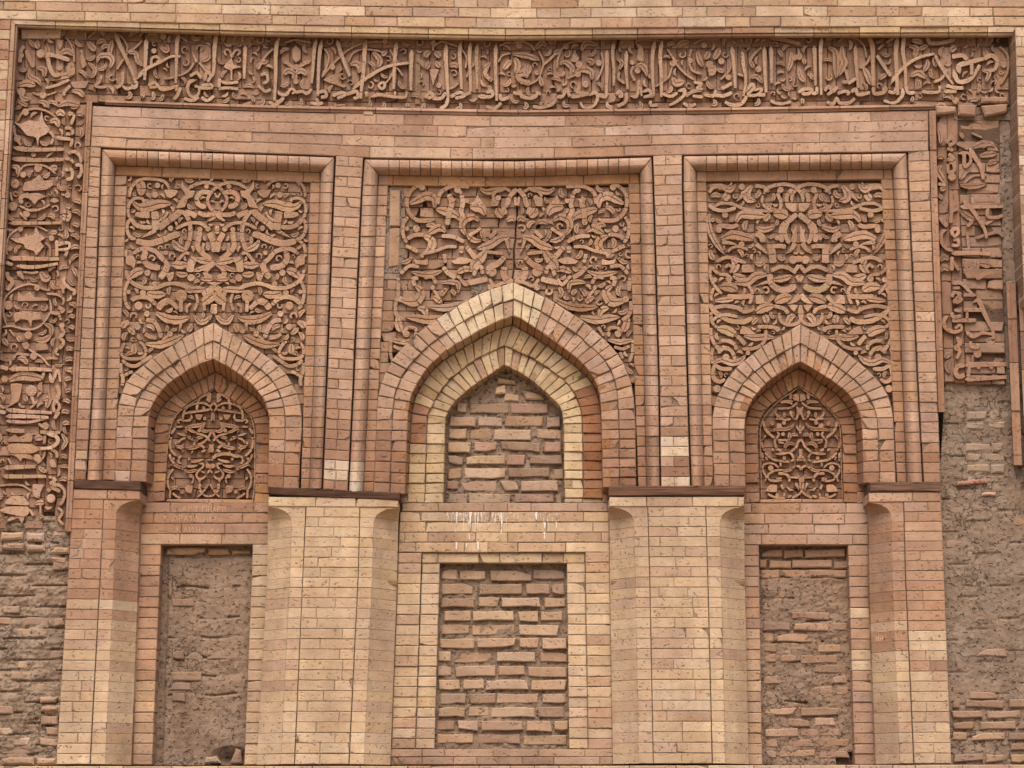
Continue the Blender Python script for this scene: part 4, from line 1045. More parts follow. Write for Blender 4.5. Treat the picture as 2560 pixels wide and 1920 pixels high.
TL = """s28 135,230 150,150 200,85 270,50 400,55 480,75 520,120 530,150; q80 200,60 250,120 250,220; d25 415,115
s28 280,300 265,250 190,245 140,290 120,360 130,420 150,440; q80 170,280 230,330 330,330 430,300 560,300
p 660,60 690,130 745,165 790,170 770,230 720,250 690,330 600,345 650,250 690,200 650,140
s30 720,150 800,105 900,85 1000,115 1075,180 1110,260 1080,340 1015,390; d22 905,125
s42 940,185 860,185 810,240 830,310 900,330; s18 985,190 1010,240; d26 390,210
p 480,160 560,155 620,170 600,210 550,240 510,230; s64 385,375 395,460 400,560; e40 400,560 330,600 250,640
s30 150,440 115,500 115,580 150,640 200,650; s38 150,450 200,510 280,535 360,530; p 200,385 330,370 335,440 250,440 190,420
s56 650,370 580,430 480,500 430,550; s38 600,375 680,390 730,470 745,560 735,660 690,770; c56 570,660 600,720 690,770
s38 820,385 880,410 960,405 1010,385; s46 690,380 760,400 800,430; e40 1010,400 960,450 900,480; s24 430,470 480,440 520,380
s28 600,550 680,510 760,490 840,495 910,540; d24 920,550; d24 545,545; d22 840,555
s54 640,600 560,620 470,660 330,695 200,670; s28 200,650 130,700 100,780 100,830
s46 840,570 830,640 815,720 860,790 950,860; s50 930,590 970,680 985,780; s36 1012,520 1012,600; e30 880,690 870,740 890,790
s38 170,800 240,755 320,750 400,780 460,850 510,900 500,980; s50 300,770 280,850 330,920 440,940
p 100,820 170,820 200,870 180,950 150,920 100,900; s34 100,960 120,1040 180,1100 280,1140 400,1140 480,1110 560,1095 650,1110 750,1150
q70 140,1040 200,985 280,965; d28 315,990; s28 600,890 650,830 690,790 735,800; d20 500,790
q64 560,905 640,915 720,905; s64 740,980 750,900 790,840; q56 790,850 880,870 990,890; q40 770,970 850,950 930,910
s54 520,900 490,980 440,1040; p 500,1000 580,980 570,1050 530,1080; d32 750,1040; q50 600,990 660,1010 720,1000
s46 985,890 910,950 900,1010 960,1040; q40 970,1060 900,1052 845,1050; p 900,1085 1000,1085 1005,1170 960,1110
s54 975,1130 930,1170 860,1200; q90 990,1190 920,1250 860,1290; q56 900,1150 780,1160 680,1165; d22 385,1100
s30 130,1060 90,1160 90,1250 110,1320 140,1350; s38 120,1300 180,1250 260,1230 340,1250 400,1310; d36 225,1320; q66 310,1190 400,1210 500,1200; d28 270,1190; d20 125,1180
d52 650,1220; s34 650,1270 650,1380; s25 800,1200 815,1280 780,1370; s25 750,1295 710,1330 710,1390; s28 880,1290 885,1370; s35 970,1300 965,1400
s56 540,1270 470,1290 420,1350; q76 400,1390 520,1450 640,1460 740,1430; d26 310,1400; s38 620,1350 560,1290 500,1270; c46 780,1410 830,1480 900,1470 960,1410"""
TL2 = """s38 300,400 380,420 430,500 450,580; q60 60,480 85,440 110,420; d28 215,470; q66 300,640 430,650 560,610 680,550; e30 650,430 640,480 630,520; s33 290,540 340,570 410,580
s28 90,630 55,700 70,770 150,790 260,780 300,720 270,650 230,615; q56 180,640 180,690 180,745; s32 60,800 120,850 200,860 280,810 360,760; s32 50,830 50,920 70,990 60,1060; s28 80,960 130,930 170,920; q46 720,520 750,470 740,440; d26 540,540
q40 120,480 160,520 200,540; s24 460,600 520,560 540,520; d24 110,430; q36 100,760 140,730 180,740"""
axL = axis(543.7, 485, 533.7, 807)
topL = pl([(318, 443), (776, 458)])
t, row = panel('carved panel of curling leaves above the left arch', fl, topL, under(oL, 14), yb=1036)
relief(t, TL, 290, 435, 4, DF, HR, CARVE, axL, row, wk=1.20)
relief(t, TL2, 290, 700, 4, DF, HR, CARVE, axL, row, wk=1.20)
uL = under(oL, -4)
fill_gaps(t, lambda x, y: not uL(x, y) and x > fl[0](y) + 3, 300, 538, 446, 950, DF, HR * .85, CARVE, axL, row)
TR = """s30 170,150 210,100 290,90 340,120; q54 170,80 300,90 380,120 440,60; q64 350,130 350,180 310,220
d28 500,90; s30 490,150 540,145; q64 600,80 550,150 560,210 640,230; e40 520,150 480,200 440,240
s32 630,80 710,90 770,140; s32 720,160 760,100 850,70 950,65 1040,100 1100,170 1110,240; s32 880,120 860,170 890,240 880,320; d28 885,120
s24 710,180 700,240 730,290 790,320; q35 800,250 770,310 850,310; s32 170,270 220,310 320,330 440,300; s28 220,290 290,255 400,260 470,290 560,320 700,330 820,330
p 930,250 1042,255 1042,330 1000,340 945,300; s38 1000,110 950,180 945,240; q50 200,340 165,400 170,480 200,580 260,680 330,770; d20 205,420; d28 330,370
q74 440,440 490,370 600,370 740,380; q56 720,430 760,380 770,350; q84 815,360 900,360 960,390; s46 1050,360 980,420 910,480 890,560 900,640; s36 960,450 930,530 950,620 980,650
p 985,510 1015,520 1045,470 1050,640 990,640 1005,560; s38 270,530 260,490 300,480 400,490 460,465; d26 268,520; q46 640,490 720,520 830,490; s56 640,550 700,590 710,640; d22 850,600
q76 290,610 400,570 520,590 620,620; e40 300,640 420,660 470,690; s25 360,740 400,700 480,690 560,720; d26 495,665; s62 790,670 800,740 810,850; s38 800,690 870,680 940,690; e46 1030,650 990,720 930,760
e40 640,660 710,720 780,780; s30 250,840 320,800 400,800 480,830 540,850; c64 400,810 440,880 400,950; s28 330,900 370,870 405,910 380,950; p 500,870 580,870 620,940 500,945
s28 190,880 180,960 210,1050 250,1110 300,1160; s28 190,890 270,960 350,970 390,1000; d30 370,1010; d22 230,1020; q64 410,970 490,1000 540,980; q70 430,1050 560,1040 640,980 760,970; e30 760,1040 690,1060 640,1080
s34 790,930 880,890 960,900 1040,950; q56 800,1020 900,1010 1000,980; s54 780,960 790,1050 860,1110 950,1120 1040,1080; s28 1045,980 1075,1040; d36 1010,820; s38 1060,780 1060,840; s34 1030,930 1070,870; d28 880,1120
q82 280,1090 380,1090 460,1130; s28 560,1070 600,1140 590,1220 570,1260; s42 350,1185 480,1190 600,1180; q46 230,1230 340,1220 430,1210; s28 220,1100 190,1180 200,1230
p 640,1180 690,1170 730,1250 640,1260; e40 820,1180 760,1250 740,1300; q82 830,1240 920,1200 1000,1190; e56 1080,1170 1020,1230 950,1260; s34 220,1300 330,1280 450,1300 500,1330; s28 490,1290 510,1340 580,1330 620,1310
s42 180,1260 220,1330 300,1390 390,1430 520,1440 600,1400; s28 200,1440 250,1390 340,1370 460,1390; s28 190,1340 200,1440 250,1500; q82 640,1340 740,1290 820,1280; s32 820,1280 920,1310 960,1360
s30 870,1350 890,1430 960,1470 1060,1450 1100,1370 1080,1270; q56 950,1460 990,1390 1040,1380; q60 720,1370 740,1410 750,1460; q40 660,1400 620,1440 600,1470; p 960,1270 1060,1270 1020,1340"""
TR2 = """s30 190,480 190,560 230,650 290,720; q74 250,490 340,500 450,560; p 500,460 560,480 640,545 480,540; s34 660,470 780,470 860,490; d22 855,495; s30 740,500 730,600 680,660 600,690 500,690; q56 520,560 620,580 730,570 830,580
s38 450,560 500,610 530,650; s34 290,610 360,610 430,650 440,700; s32 260,730 330,680 400,720 430,800; d30 340,775; q56 220,830 300,800 400,830 480,810 540,750; s28 210,680 195,760 210,840
s34 330,990 280,1020 220,990 210,920 230,860 300,890 400,890; d32 250,1090; d20 560,730; q36 300,660 340,690 370,700"""
axR = axis(1992.5, 470, 2002.5, 807)
t, row = panel('carved panel of curling leaves above the right arch', frr, const(456), under(oR, 14), yb=1040)
relief(t, TR, 1730, 445, 4, DF, HR, CARVE, axR, row, wk=1.20)
relief(t, TR2, 1730, 700, 4, DF, HR, CARVE, axR, row, wk=1.20)
uR = under(oR, -4)
fill_gaps(t, lambda x, y: not uR(x, y) and x > frr[0](y) + 3 and not (x > 1930 and 655 < y < 740), 1768, 1998, 460, 960, DF, HR * .85, CARVE, axR, row)
TC = """s40 780,110 840,180 860,250 880,290; s40 900,290 890,330 870,360; s25 790,190 780,280; q54 1150,100 1080,140 980,120 880,110; s28 840,140 900,105 980,130 1020,190
p 940,200 1020,190 1030,280 960,280; q72 960,300 940,350 890,390; q82 1080,370 1130,300 1240,290; p 1170,170 1200,240 1260,260 1110,260
s34 1260,90 1350,80 1450,90 1540,150 1560,260; s34 1330,160 1370,110; d28 1375,120; s40 1330,170 1310,250 1320,340 1290,390; s46 1460,160 1420,250 1440,350 1450,470; e30 1430,240 1400,225 1380,210
c76 1590,300 1600,210 1680,180 1760,220 1840,260; s34 1700,90 1780,80 1850,150 1870,240 1840,350 1760,420 1650,430 1580,410; d28 1730,95; s32 1850,390 1890,470 1880,580 1840,650
c66 1130,430 1200,390 1280,420 1300,490 1260,570; q72 1320,420 1380,370 1500,330 1580,310; q64 1460,540 1530,500 1640,560; d30 1755,510; s34 1680,570 1760,570 1840,610; c74 1680,580 1600,620 1590,690 1650,760
s34 950,530 1020,600; q72 820,590 920,610 1010,670 1140,710; s28 1110,500 1150,530 1230,580; q46 1100,630 1180,620 1250,570; s34 1270,640 1380,590 1500,580; s42 1240,690 1180,760 1140,810; s42 1290,680 1290,750
s28 1340,690 1440,690 1550,730 1680,760; s32 1680,760 1675,800; s32 1720,740 1800,700 1850,680; q82 1040,720 1090,800 1150,860 1170,920; s28 870,760 940,750 1030,740; p 1170,820 1280,790 1380,830 1350,860 1230,860; s32 1460,760 1440,850
s48 850,790 920,860 1000,900 1000,960; d42 970,940; s34 1060,960 1080,890 1120,900 1150,980; s46 1010,1010 1090,1030 1190,1050; q54 1160,930 1230,910 1320,950; s38 1460,890 1410,950 1330,1000; s28 1180,1010 1220,1070 1280,1010 1310,980
p 1620,810 1690,830 1760,810 1740,860 1620,870; q46 1470,930 1600,970 1780,940; s32 1700,890 1800,880 1880,960; s32 1520,1060 1560,990 1640,1000; c46 1290,1150 1300,1060 1380,1040 1460,1050
s38 1700,1000 1750,1010 1730,1080; c84 1720,1080 1660,1140 1700,1230 1780,1240 1860,1220; d26 1860,1215; s34 1900,1000 1890,1170 1910,1270 1890,1370 1820,1420
q64 1140,1210 1260,1270 1400,1300 1580,1290; q54 1590,1390 1620,1320 1690,1300; q72 1400,1390 1560,1420 1700,1400 1800,1390; s28 1690,1590 1690,1510 1770,1500 1820,1550; d30 1780,1560; q64 1880,1390 1860,1480 1830,1540; s28 1580,1490 1640,1580; q46 1680,1620 1800,1640 1930,1620
s54 845,890 850,970 800,1030 750,1040; s28 760,1030 850,1050 930,1080 990,1010; d28 970,1095; q40 1400,1110 1440,1140 1460,1190; q50 1540,1190 1500,1210 1450,1250; s24 1480,1200 1540,1120 1560,1090; d20 1550,1095; e34 850,610 830,680 800,760; q50 860,430 800,400 780,440; q40 1370,1120 1330,1150 1340,1180
q46 1660,480 1600,470 1560,520; d20 1850,510; q40 1780,800 1830,840 1880,850; d24 960,200; d20 1270,230; q36 1040,640 1080,600 1110,520"""
TC2 = """s28 1740,1070 1830,1090 1900,1060; s28 1930,1000 1920,1150 1890,1220; s28 1800,1120 1830,1190; q36 1870,1270 1890,1310 1940,1340; q36 1740,1010 1800,1030 1840,1020"""
axC = axis(1293.7, 470, 1285, 707)
gone = lambda x, y: x < 1008 and y < 690
def cc(i, j, x, y):
    if x < 1012 and y < 690: return vary((150, 122, 102), 5)
    return vary(FIELD, 8, 6)
t, row = panel('carved panel of tangled leaves above the middle arch, patched at left', fc, const(467), under(oC, 16), cc, yb=1036, crack=lambda y: 1293 - 4 * math.floor((y - 470) / 76))
relief(t, TC, 1100, 445, 4, DF, HR, CARVE, axC, row, skip=gone, wk=1.20)
relief(t, TC2, 1100, 600, 4, DF, HR, CARVE, axC, row, skip=gone, wk=1.20)
uC = under(oC, -4)
fill_gaps(t, lambda x, y: not uC(x, y) and x < fc[1](y) - 3, 1290, 1588, 470, 930, DF, HR * .85, CARVE, None, row)
OCC.clear()
mud_sheet(t, const(466), const(682), lambda y: fc[0](y) - 2, lambda y: 1006 + 5 * math.sin(y * .08), DF - .008, .004, (140, 118, 102), 14, 60, 14, name='repair_mortar')
mud_sheet(t, lambda x: 678 + .25 * abs(x - 1205), const(740), const(1178), const(1232), DF - .012, .006, (138, 116, 100), 16, 24, 14, name='repair_mortar')
for q in ([(974, 474), (1001, 475), (1000, 565), (973, 565)], [(973, 571), (1000, 570), (997, 664), (970, 668)]):
    brick(t, q, DF - .018, vary((176, 136, 108), 4), .05, bev=.005, jit=.002, chip=.1, gap=0, name='repair_brick')

# ---- tympana
def tymp(label, o, top, yb, colr):
    t = thing('carved_tympanum', label, 'relief', P(sum(p[-1][0] for p in o) / 2, yb, D2 + .03))
    d = D2 + .036
    n = round((yb - top) / 25.6)
    lf = pl([(y, x) for x, y in smooth_curve(o[0])]); rf = pl([(y, x) for x, y in smooth_curve(o[1])])
    field(t, const(top), const(yb), lambda y: lf(y) - 2, lambda y: rf(y) + 2, n, d, lambda i, j, x, y: vary((150, 102, 76), 7), blen=90, th=.03, lens=(1, .7, .5), mdep=.010, mcol=(92, 64, 48))
    return t, d, (lambda x, y: (y - top) / ((yb - top) / n))
LTa = """s26 1090,90 1180,170 1400,310 1650,480 1800,640 1870,850 1890,1100 1890,1600; s46 1180,200 1320,260 1390,370 1400,520; p 1130,190 1190,190 1230,320 1170,370 1130,360
s40 1070,380 1130,460 1080,540; s46 1140,450 1220,400 1330,380 1480,410 1590,470 1640,560 1650,680 1630,760; s46 1130,510 1250,530 1450,560 1640,590; d34 1260,480; s50 1390,400 1390,520
p 1260,610 1410,610 1380,700 1300,720; d34 1215,690; c56 1500,600 1480,680 1540,730 1650,730; s40 1650,730 1720,710 1740,760 1700,780; s34 1075,570 1075,740
q76 1190,770 1300,820 1420,840 1560,850; c76 1190,780 1260,880 1180,950 1090,930; d38 1300,930; q66 1320,980 1420,950 1560,880 1540,990; s44 1060,960 1100,1060 1180,1160 1280,1200; s46 1060,1140 1150,1050 1250,1010 1350,990
c66 1200,1070 1310,1080 1330,1170; q66 1400,1130 1450,1080 1530,1060; s44 1550,1080 1640,1110 1700,1190; q46 1540,1040 1650,1010 1740,980; s50 1780,880 1830,960 1850,1000; s40 1640,850 1760,860
s54 1300,1190 1180,1260 1150,1330 1210,1350; q76 1230,1230 1370,1270 1520,1290; s40 1380,1330 1410,1390; d30 1370,1200; c76 1720,1260 1610,1270 1580,1370; s50 1840,1060 1850,1200 1810,1330 1700,1440; s30 1570,1200 1640,1240 1760,1220; d28 1740,1180
p 970,1210 1050,1220 1080,1310 1060,1370 1000,1350; s64 1030,1530 1100,1440 1230,1400 1380,1400 1500,1440 1590,1440; s44 1600,1430 1650,1500 1640,1570 1590,1580; q56 1150,1500 1260,1540 1400,1560; d28 1440,1500; s50 1840,1400 1800,1510 1720,1590; d28 1750,1490"""
LTb = """d48 1050,680; s46 1000,640 1000,760; s40 1010,760 1040,830; s44 1250,630 1150,640 1150,700 1220,770 1260,850 1220,930 1130,930 1070,870; s36 1090,820 1190,780; q56 1250,660 1370,690 1490,680; q66 1250,750 1380,790 1490,800; q66 1520,760 1640,690 1750,650 1810,690
s46 1730,740 1800,840 1820,960 1800,1080 1750,1150; s40 1340,870 1310,960 1340,1030; d42 1370,880; c46 1760,900 1700,960; s54 1180,950 1190,1010; s60 1170,1030 1160,1150 1110,1220; s40 1000,1040 1040,1120 1110,1220 1190,1300
p 1310,1070 1470,1080 1440,1190 1320,1230; d34 1510,1200; q66 1560,1160 1650,1110 1740,1150; s46 1750,1150 1740,1330; s46 1700,1220 1620,1280 1520,1330; s40 970,1290 1050,1270 1100,1230; s26 1890,600 1885,1000 1850,1350"""
axLT = axis(536, 972.5, 521.6, 1243)
CT2 = (178, 124, 88)
t, d, row = tymp('small pierced-looking leaf carving inside the left arch', i2L, 972, 1247, 0)
relief(t, LTa, 400, 960, 7.975, d, .034, CT2, axLT, row, wk=1.05)
relief(t, LTb, 400, 1080, 7.975, d, .034, CT2, axLT, row, wk=1.05)
brick(t, [(412, 1247), (522, 1247), (522, 1258), (411, 1256)], D2 + .004, vary(CT2), .06); brick(t, [(522, 1247), (634, 1249), (634, 1259), (522, 1258)], D2 + .004, vary(CT2), .06)
RTa = """s26 940,60 1130,190 1350,330 1560,530 1690,700 1750,880 1770,1100 1775,1540; s46 1000,200 1060,260 1030,330; p 955,200 1030,230 1040,300 1000,345 955,345; s64 1110,190 1130,310; s40 1080,350 1200,340 1330,360
s48 990,370 1060,430 1150,480 1300,490 1390,490; s36 1090,400 1180,370 1330,370; s46 880,460 940,530 960,620; s46 1010,450 985,560 1010,660 1040,720
s46 1440,550 1420,620 1350,670 1290,690; c66 1270,560 1270,640 1310,680; d38 1130,570; e56 1140,580 1110,650 1060,720; s40 1140,700 1250,720 1330,700 1440,690
q76 1070,770 1130,860 1250,900 1400,900 1560,940; d42 1280,775; p 1340,790 1420,790 1430,880 1320,880; d42 1520,790; s56 1690,740 1670,870 1600,980 1480,1080; s56 960,820 960,1000; s46 1040,850 970,940; q66 1010,1030 1100,1010 1150,1020
c76 1190,960 1180,1050 1220,1140; d38 1310,1000; s50 1430,960 1390,1000 1430,1070 1480,1130 1470,1230 1440,1330; s40 1220,1130 1330,1120 1420,1120; e46 1650,1020 1690,1070 1720,1120; s50 970,1110 1020,1170 1060,1260 1180,1360
c76 1080,1230 1180,1180 1270,1230 1280,1350; q46 1290,1180 1360,1170 1420,1150; s46 1740,1160 1730,1260 1680,1340; q56 1350,1340 1400,1320 1440,1290; q56 1500,1340 1530,1310 1560,1290
s48 1200,1360 1140,1430 1130,1510 1180,1540; q56 1180,1370 1330,1390 1480,1400; s48 1690,1370 1620,1450 1500,1520 1360,1540 1210,1560; d38 1310,1480; s44 1740,1370 1740,1540; q46 1680,1450 1660,1490 1650,1530; s40 990,1300 990,1430 1000,1540; q56 1000,1440 1030,1500 1060,1550"""
RTb = """s46 1080,680 1030,690 960,760; q66 1100,680 1200,750 1320,780 1380,740; s48 1390,610 1390,700; s40 1430,720 1520,640 1650,630 1740,680 1740,800 1690,900 1720,990; d56 1590,720; s46 1370,760 1500,770 1620,830 1660,900 1620,960 1500,980 1380,960
q56 1380,920 1440,935 1500,940; s56 1240,1000 1230,920 1300,840 1450,830; s36 1040,920 1130,910 1220,910; s44 1060,860 1040,900; p 920,870 1000,930 1000,1010 940,1000; s48 960,1000 970,1110 1010,1200 1080,1260 1200,1320; e66 1110,1020 1070,1100 1050,1180
p 1150,1160 1240,1180 1300,1090; s56 1400,1050 1360,1150; p 1480,1060 1620,1050 1720,1180 1500,1200; s48 1680,1230 1580,1290 1450,1320 1330,1320; q56 1200,1270 1250,1290 1300,1310; d38 1490,1260; s40 1340,1220 1360,1300; s26 1775,500 1790,900 1800,1330"""
axRT = axis(1998, 972.5, 2005, 1245)
t, d, row = tymp('small pierced-looking leaf carving inside the right arch', i2R, 966, 1248, 0)
relief(t, RTa, 1880, 960, 7.975, d, .034, CT2, axRT, row, wk=1.05)
relief(t, RTb, 1880, 1080, 7.975, d, .034, CT2, axRT, row, wk=1.05)
brick(t, [(1900, 1248), (2005, 1247), (2005, 1257), (1900, 1257)], D2 + .004, vary(CT2), .06); brick(t, [(2005, 1247), (2108, 1247), (2108, 1257), (2005, 1257)], D2 + .004, vary(CT2), .06)

# ---- long inscription band
DB, HL, HF = .054, .036, .025
LETTER, FLOR = (188, 144, 112), (178, 132, 103)
t = thing('inscription_band', 'long carved inscription with tall letters and flowers under the top courses', 'inscription', P(1280, 270, DB))
bt = lambda x: LM(x) - 3
bl_, br_ = const(38), const(2523)
rowA = lambda x: LM(x) + 23; rowB = lambda x: LM(x) + 131; rowC = lambda x: LM(x) + 158; rowD = pl([(40, 262), (262, 256), (640, 268), (1280, 280), (1920, 272), (2337, 266), (2531, 262)])
cb = lambda i, j, x, y: vary(random.choice([(164, 114, 87), (158, 110, 84), (172, 124, 95)]), 8, 6)
kw = dict(th=.04, dj=.004, chip=.1, mcol=(100, 72, 56), mdep=.010)
field(t, bt, rowA, bl_, br_, 1, DB, cb, blen=95, lens=(1, .7, .45), skip=lambda i, j, x, y: 2500 < x, **kw)
def soldiers(i):
    out = []; x = 0
    while x < .985: x += U(20, 30) / 2493; out.append(x)
    return [v for v in out if v < .993]
field(t, rowA, rowB, bl_, br_, 1, DB, cb, splits=soldiers, **kw)
field(t, rowB, rowC, bl_, br_, 1, DB, cb, blen=110, lens=(1, .7, .5), **kw)
field(t, rowC, rowD, bl_, const(2523), 1, DB, cb, blen=110, lens=(1, .7, .5), **kw)
brick(t, [(1037, 133), (1052, 133), (1052, 262), (1036, 262)], DB - .014, vary((146, 118, 88), 3), .04); brick(t, [(1036, 106), (1052, 106), (1052, 130), (1037, 130)], DB - .014, vary((120, 96, 80), 3), .04, bev=.008, jit=.004)
brick(t, [(52, 72), (154, 73), (150, 96), (53, 96)], DB - .03, vary((204, 166, 132), 3), .05)
B1L = """s46 990,270 1040,400 1100,530 1150,640 1170,720; s30 1180,700 1180,750 1150,760 1140,730; s44 1265,330 1260,450 1250,690; s34 1180,690 1260,600 1380,540 1480,490 1560,490; s40 1550,280 1530,370 1525,520 1520,720; s44 1870,290 1855,420 1850,560 1840,640 1800,690
s30 880,650 860,710 820,740 870,755 920,750; s36 1060,620 1055,720 1000,760; s30 1060,740 1100,770 1180,740; s32 1280,740 1340,715 1350,750 1290,755; s34 1350,720 1390,770 1450,770 1540,740; s32 1530,740 1520,790
s38 1560,760 1530,830 1500,860; s38 1700,690 1640,710 1620,780 1660,840 1710,820 1720,760 1680,745; s34 1740,740 1820,730 1830,760 1720,760; s34 1590,850 1660,870 1720,840; s34 1740,840 1790,870 1850,830; s34 1640,660 1700,630 1740,680; s32 1770,700 1790,620 1820,660 1790,710
s34 1900,680 1890,760; s28 1900,700 1960,720 2060,710; s32 1890,770 1960,760 2060,770; s40 2120,390 2115,520 2110,680
q42 1110,790 1130,830 1080,850; q34 1240,790 1240,820 1225,850; q40 1320,790 1330,840 1300,860; q40 1410,810 1400,850 1370,870; q40 1980,840 1960,870 1920,885; q40 2170,840 2190,860 2190,890
s44 400,470 470,480 540,500 600,520; s44 410,480 430,580 470,650 520,640"""
B1F = """s20 760,330 820,280 900,260 970,270 1050,320 1100,400 1090,450; d30 890,280; s20 740,330 740,275 780,262; q50 970,350 950,440 960,490; c56 840,540 860,490 930,480 970,520 950,590; q60 760,360 790,400 830,440; s24 700,430 720,500 740,570; c40 760,540 820,600 800,660 760,660; p 690,500 710,440 740,570 710,590
s20 1230,350 1160,420 1100,450; c48 1110,460 1170,460 1190,530 1240,570; s20 1010,600 1050,540 1100,460; s20 1380,290 1450,280 1530,300 1620,360; d30 1410,315; d26 1330,440; q48 1380,400 1440,440 1450,380; s28 1310,580 1310,510 1350,490 1380,520 1350,540
e24 1700,540 1670,470 1660,430; q44 1740,530 1800,500 1800,450; s20 1720,540 1760,590 1800,640; s20 1680,540 1620,620 1500,670 1420,680; q40 1660,300 1690,340 1740,320; q40 1760,340 1800,310 1830,330; q36 1940,285 1930,330 1920,365; q32 2045,295 2030,330 2015,365
s22 1960,480 1940,450 1960,425 1990,450 2000,500; s22 2050,480 2075,450 2050,430 2020,455 2000,500; p 2000,500 2020,560 2090,580 2010,600 2010,690 1990,690 1990,610 1930,580
q40 240,340 270,370 300,410; s40 170,540 180,440 210,400; d24 185,480; s42 230,430 250,500 290,580; q48 250,600 260,660 330,700 360,750; q66 160,740 230,720 310,740; c56 310,460 360,450 390,500; c56 320,590 380,600 380,670
q56 440,690 540,660 640,640; p 590,540 640,550 650,640 590,660 570,600; s24 500,500 505,570; d26 515,590; s20 570,320 620,400 640,500 640,540; p 490,340 540,350 540,400 510,430; q56 520,470 580,440 640,480; p 610,710 760,700 740,760 640,760; s28 390,760 480,740 600,690; s32 610,740 560,790 550,830; q56 620,790 680,790 730,840
d34 370,825; s16 280,800 370,830 490,795; d40 185,795; q48 170,790 200,850 260,860; c48 150,870 190,890 240,920; c48 330,890 370,880 430,930; q56 500,920 580,890 690,910; q50 330,350 320,390 340,420; q50 400,390 410,430 420,480; d36 350,470; c50 840,380 880,350 920,380; q44 880,430 900,400 950,400; q40 620,260 650,280 640,310"""
B2L = """s42 210,310 180,380 170,500 170,650 160,870; s40 525,330 505,420 495,560 480,720; s40 570,340 550,460 540,620 535,830; s44 700,340 730,450 770,560 810,660; s44 955,340 940,420 930,600 910,780 905,850; s42 1215,360 1205,450 1195,600 1190,770; s42 1345,430 1340,600 1338,780; s38 830,780 920,700 1010,640 1100,590 1200,560 1320,545
s44 1645,370 1640,500 1650,650 1660,850; s40 1770,360 1760,480 1770,640 1775,770; s40 1855,360 1845,480 1850,620 1855,790; s40 1915,370 1905,480 1910,640 1910,770; s40 2075,370 2070,480 2070,640 2080,870
s34 20,740 80,790 130,770; s34 40,650 90,640 100,700 60,720; s34 190,780 200,810 260,820 300,770 340,790 310,810; s34 340,800 400,790 440,810 480,770; s36 160,870 200,880 240,840; s36 540,800 590,790 610,830 560,840; s36 660,830 740,800 770,820 700,850; s36 780,820 830,800 870,790 880,840 840,850; s34 950,790 960,840
s36 990,840 1060,820 1130,830 1210,840 1290,840 1300,790; s24 1130,800 1130,830; s24 1200,790 1200,830; s36 1460,850 1500,800 1530,830 1480,850; s36 1520,850 1600,850 1640,800; s38 1660,850 1640,910 1590,940; s34 1680,840 1760,800 1800,830 1720,850; s34 1800,820 1860,800; s38 1920,830 1980,840 2040,830 2040,790 1990,800; s36 2110,810 2120,860 2190,840; s34 1990,920 2060,940 2120,890
q42 60,850 60,890 20,900; s34 110,880 170,905 240,850; q42 300,870 290,910 250,910; q42 390,850 390,900 340,910; s34 470,890 530,900 580,890; q34 520,845 530,870 530,890; q40 680,890 700,920 780,910; q42 980,870 990,910 960,930; q42 1100,880 1110,920 1070,930; q42 1300,890 1310,910 1310,935; q42 1460,890 1440,940 1400,940; q42 1760,890 1770,930 1710,950"""
B2F = """p 345,390 385,440 385,510 345,540 315,510 315,430; s34 250,530 290,560 340,600; s34 450,530 400,560 340,600; c56 240,650 280,610 340,640; c56 440,650 390,610 340,640; d28 345,580; d26 345,705; q56 340,640 335,665 330,695; s20 250,370 340,345 480,370; q30 230,520 250,540 270,545; q30 470,520 450,540 430,545
s20 590,420 630,490 610,580 570,660; s20 570,670 640,580 720,500 800,430 920,375 1050,360 1110,370; d28 660,580; q46 820,350 830,380 810,400; d26 1115,355; s18 800,540 830,470 900,430 1000,430 1090,450; q56 1010,450 1070,520 1050,590; q46 1130,440 1110,460 1080,480; s18 1160,430 1190,490 1230,540; c64 810,560 870,550 900,590 880,630
p 580,690 640,660 690,640 720,720 780,740 760,760 680,730 640,720; s28 1090,710 1060,740 1090,770 1115,735 1095,705; s18 1120,720 1160,670 1190,610 1220,590 1270,660; q56 1510,440 1480,460 1455,500; q56 1540,450 1570,470 1595,500; q46 1500,530 1490,560 1465,600; q46 1555,530 1570,560 1595,585; p 1500,600 1580,600 1545,700 1530,745 1515,690; d26 1535,370; s18 1530,380 1530,440; s20 1540,400 1600,360 1680,380 1740,400
c56 1670,570 1720,560 1740,590; s18 1780,430 1820,500 1810,590; s18 1820,670 1850,600 1920,520; c46 1960,590 2000,570 2020,540; s38 2000,580 1980,640 2040,700; q36 2010,740 2020,760 2020,790; s18 1620,770 1700,760 1750,720; d26 1580,740; q56 2140,600 2170,560 2210,520; s20 2090,540 2130,480 2200,460; s20 2100,400 2160,370 2212,370; q40 60,540 30,560 0,600; s22 20,600 80,490 150,420; q46 40,520 70,540 100,520"""
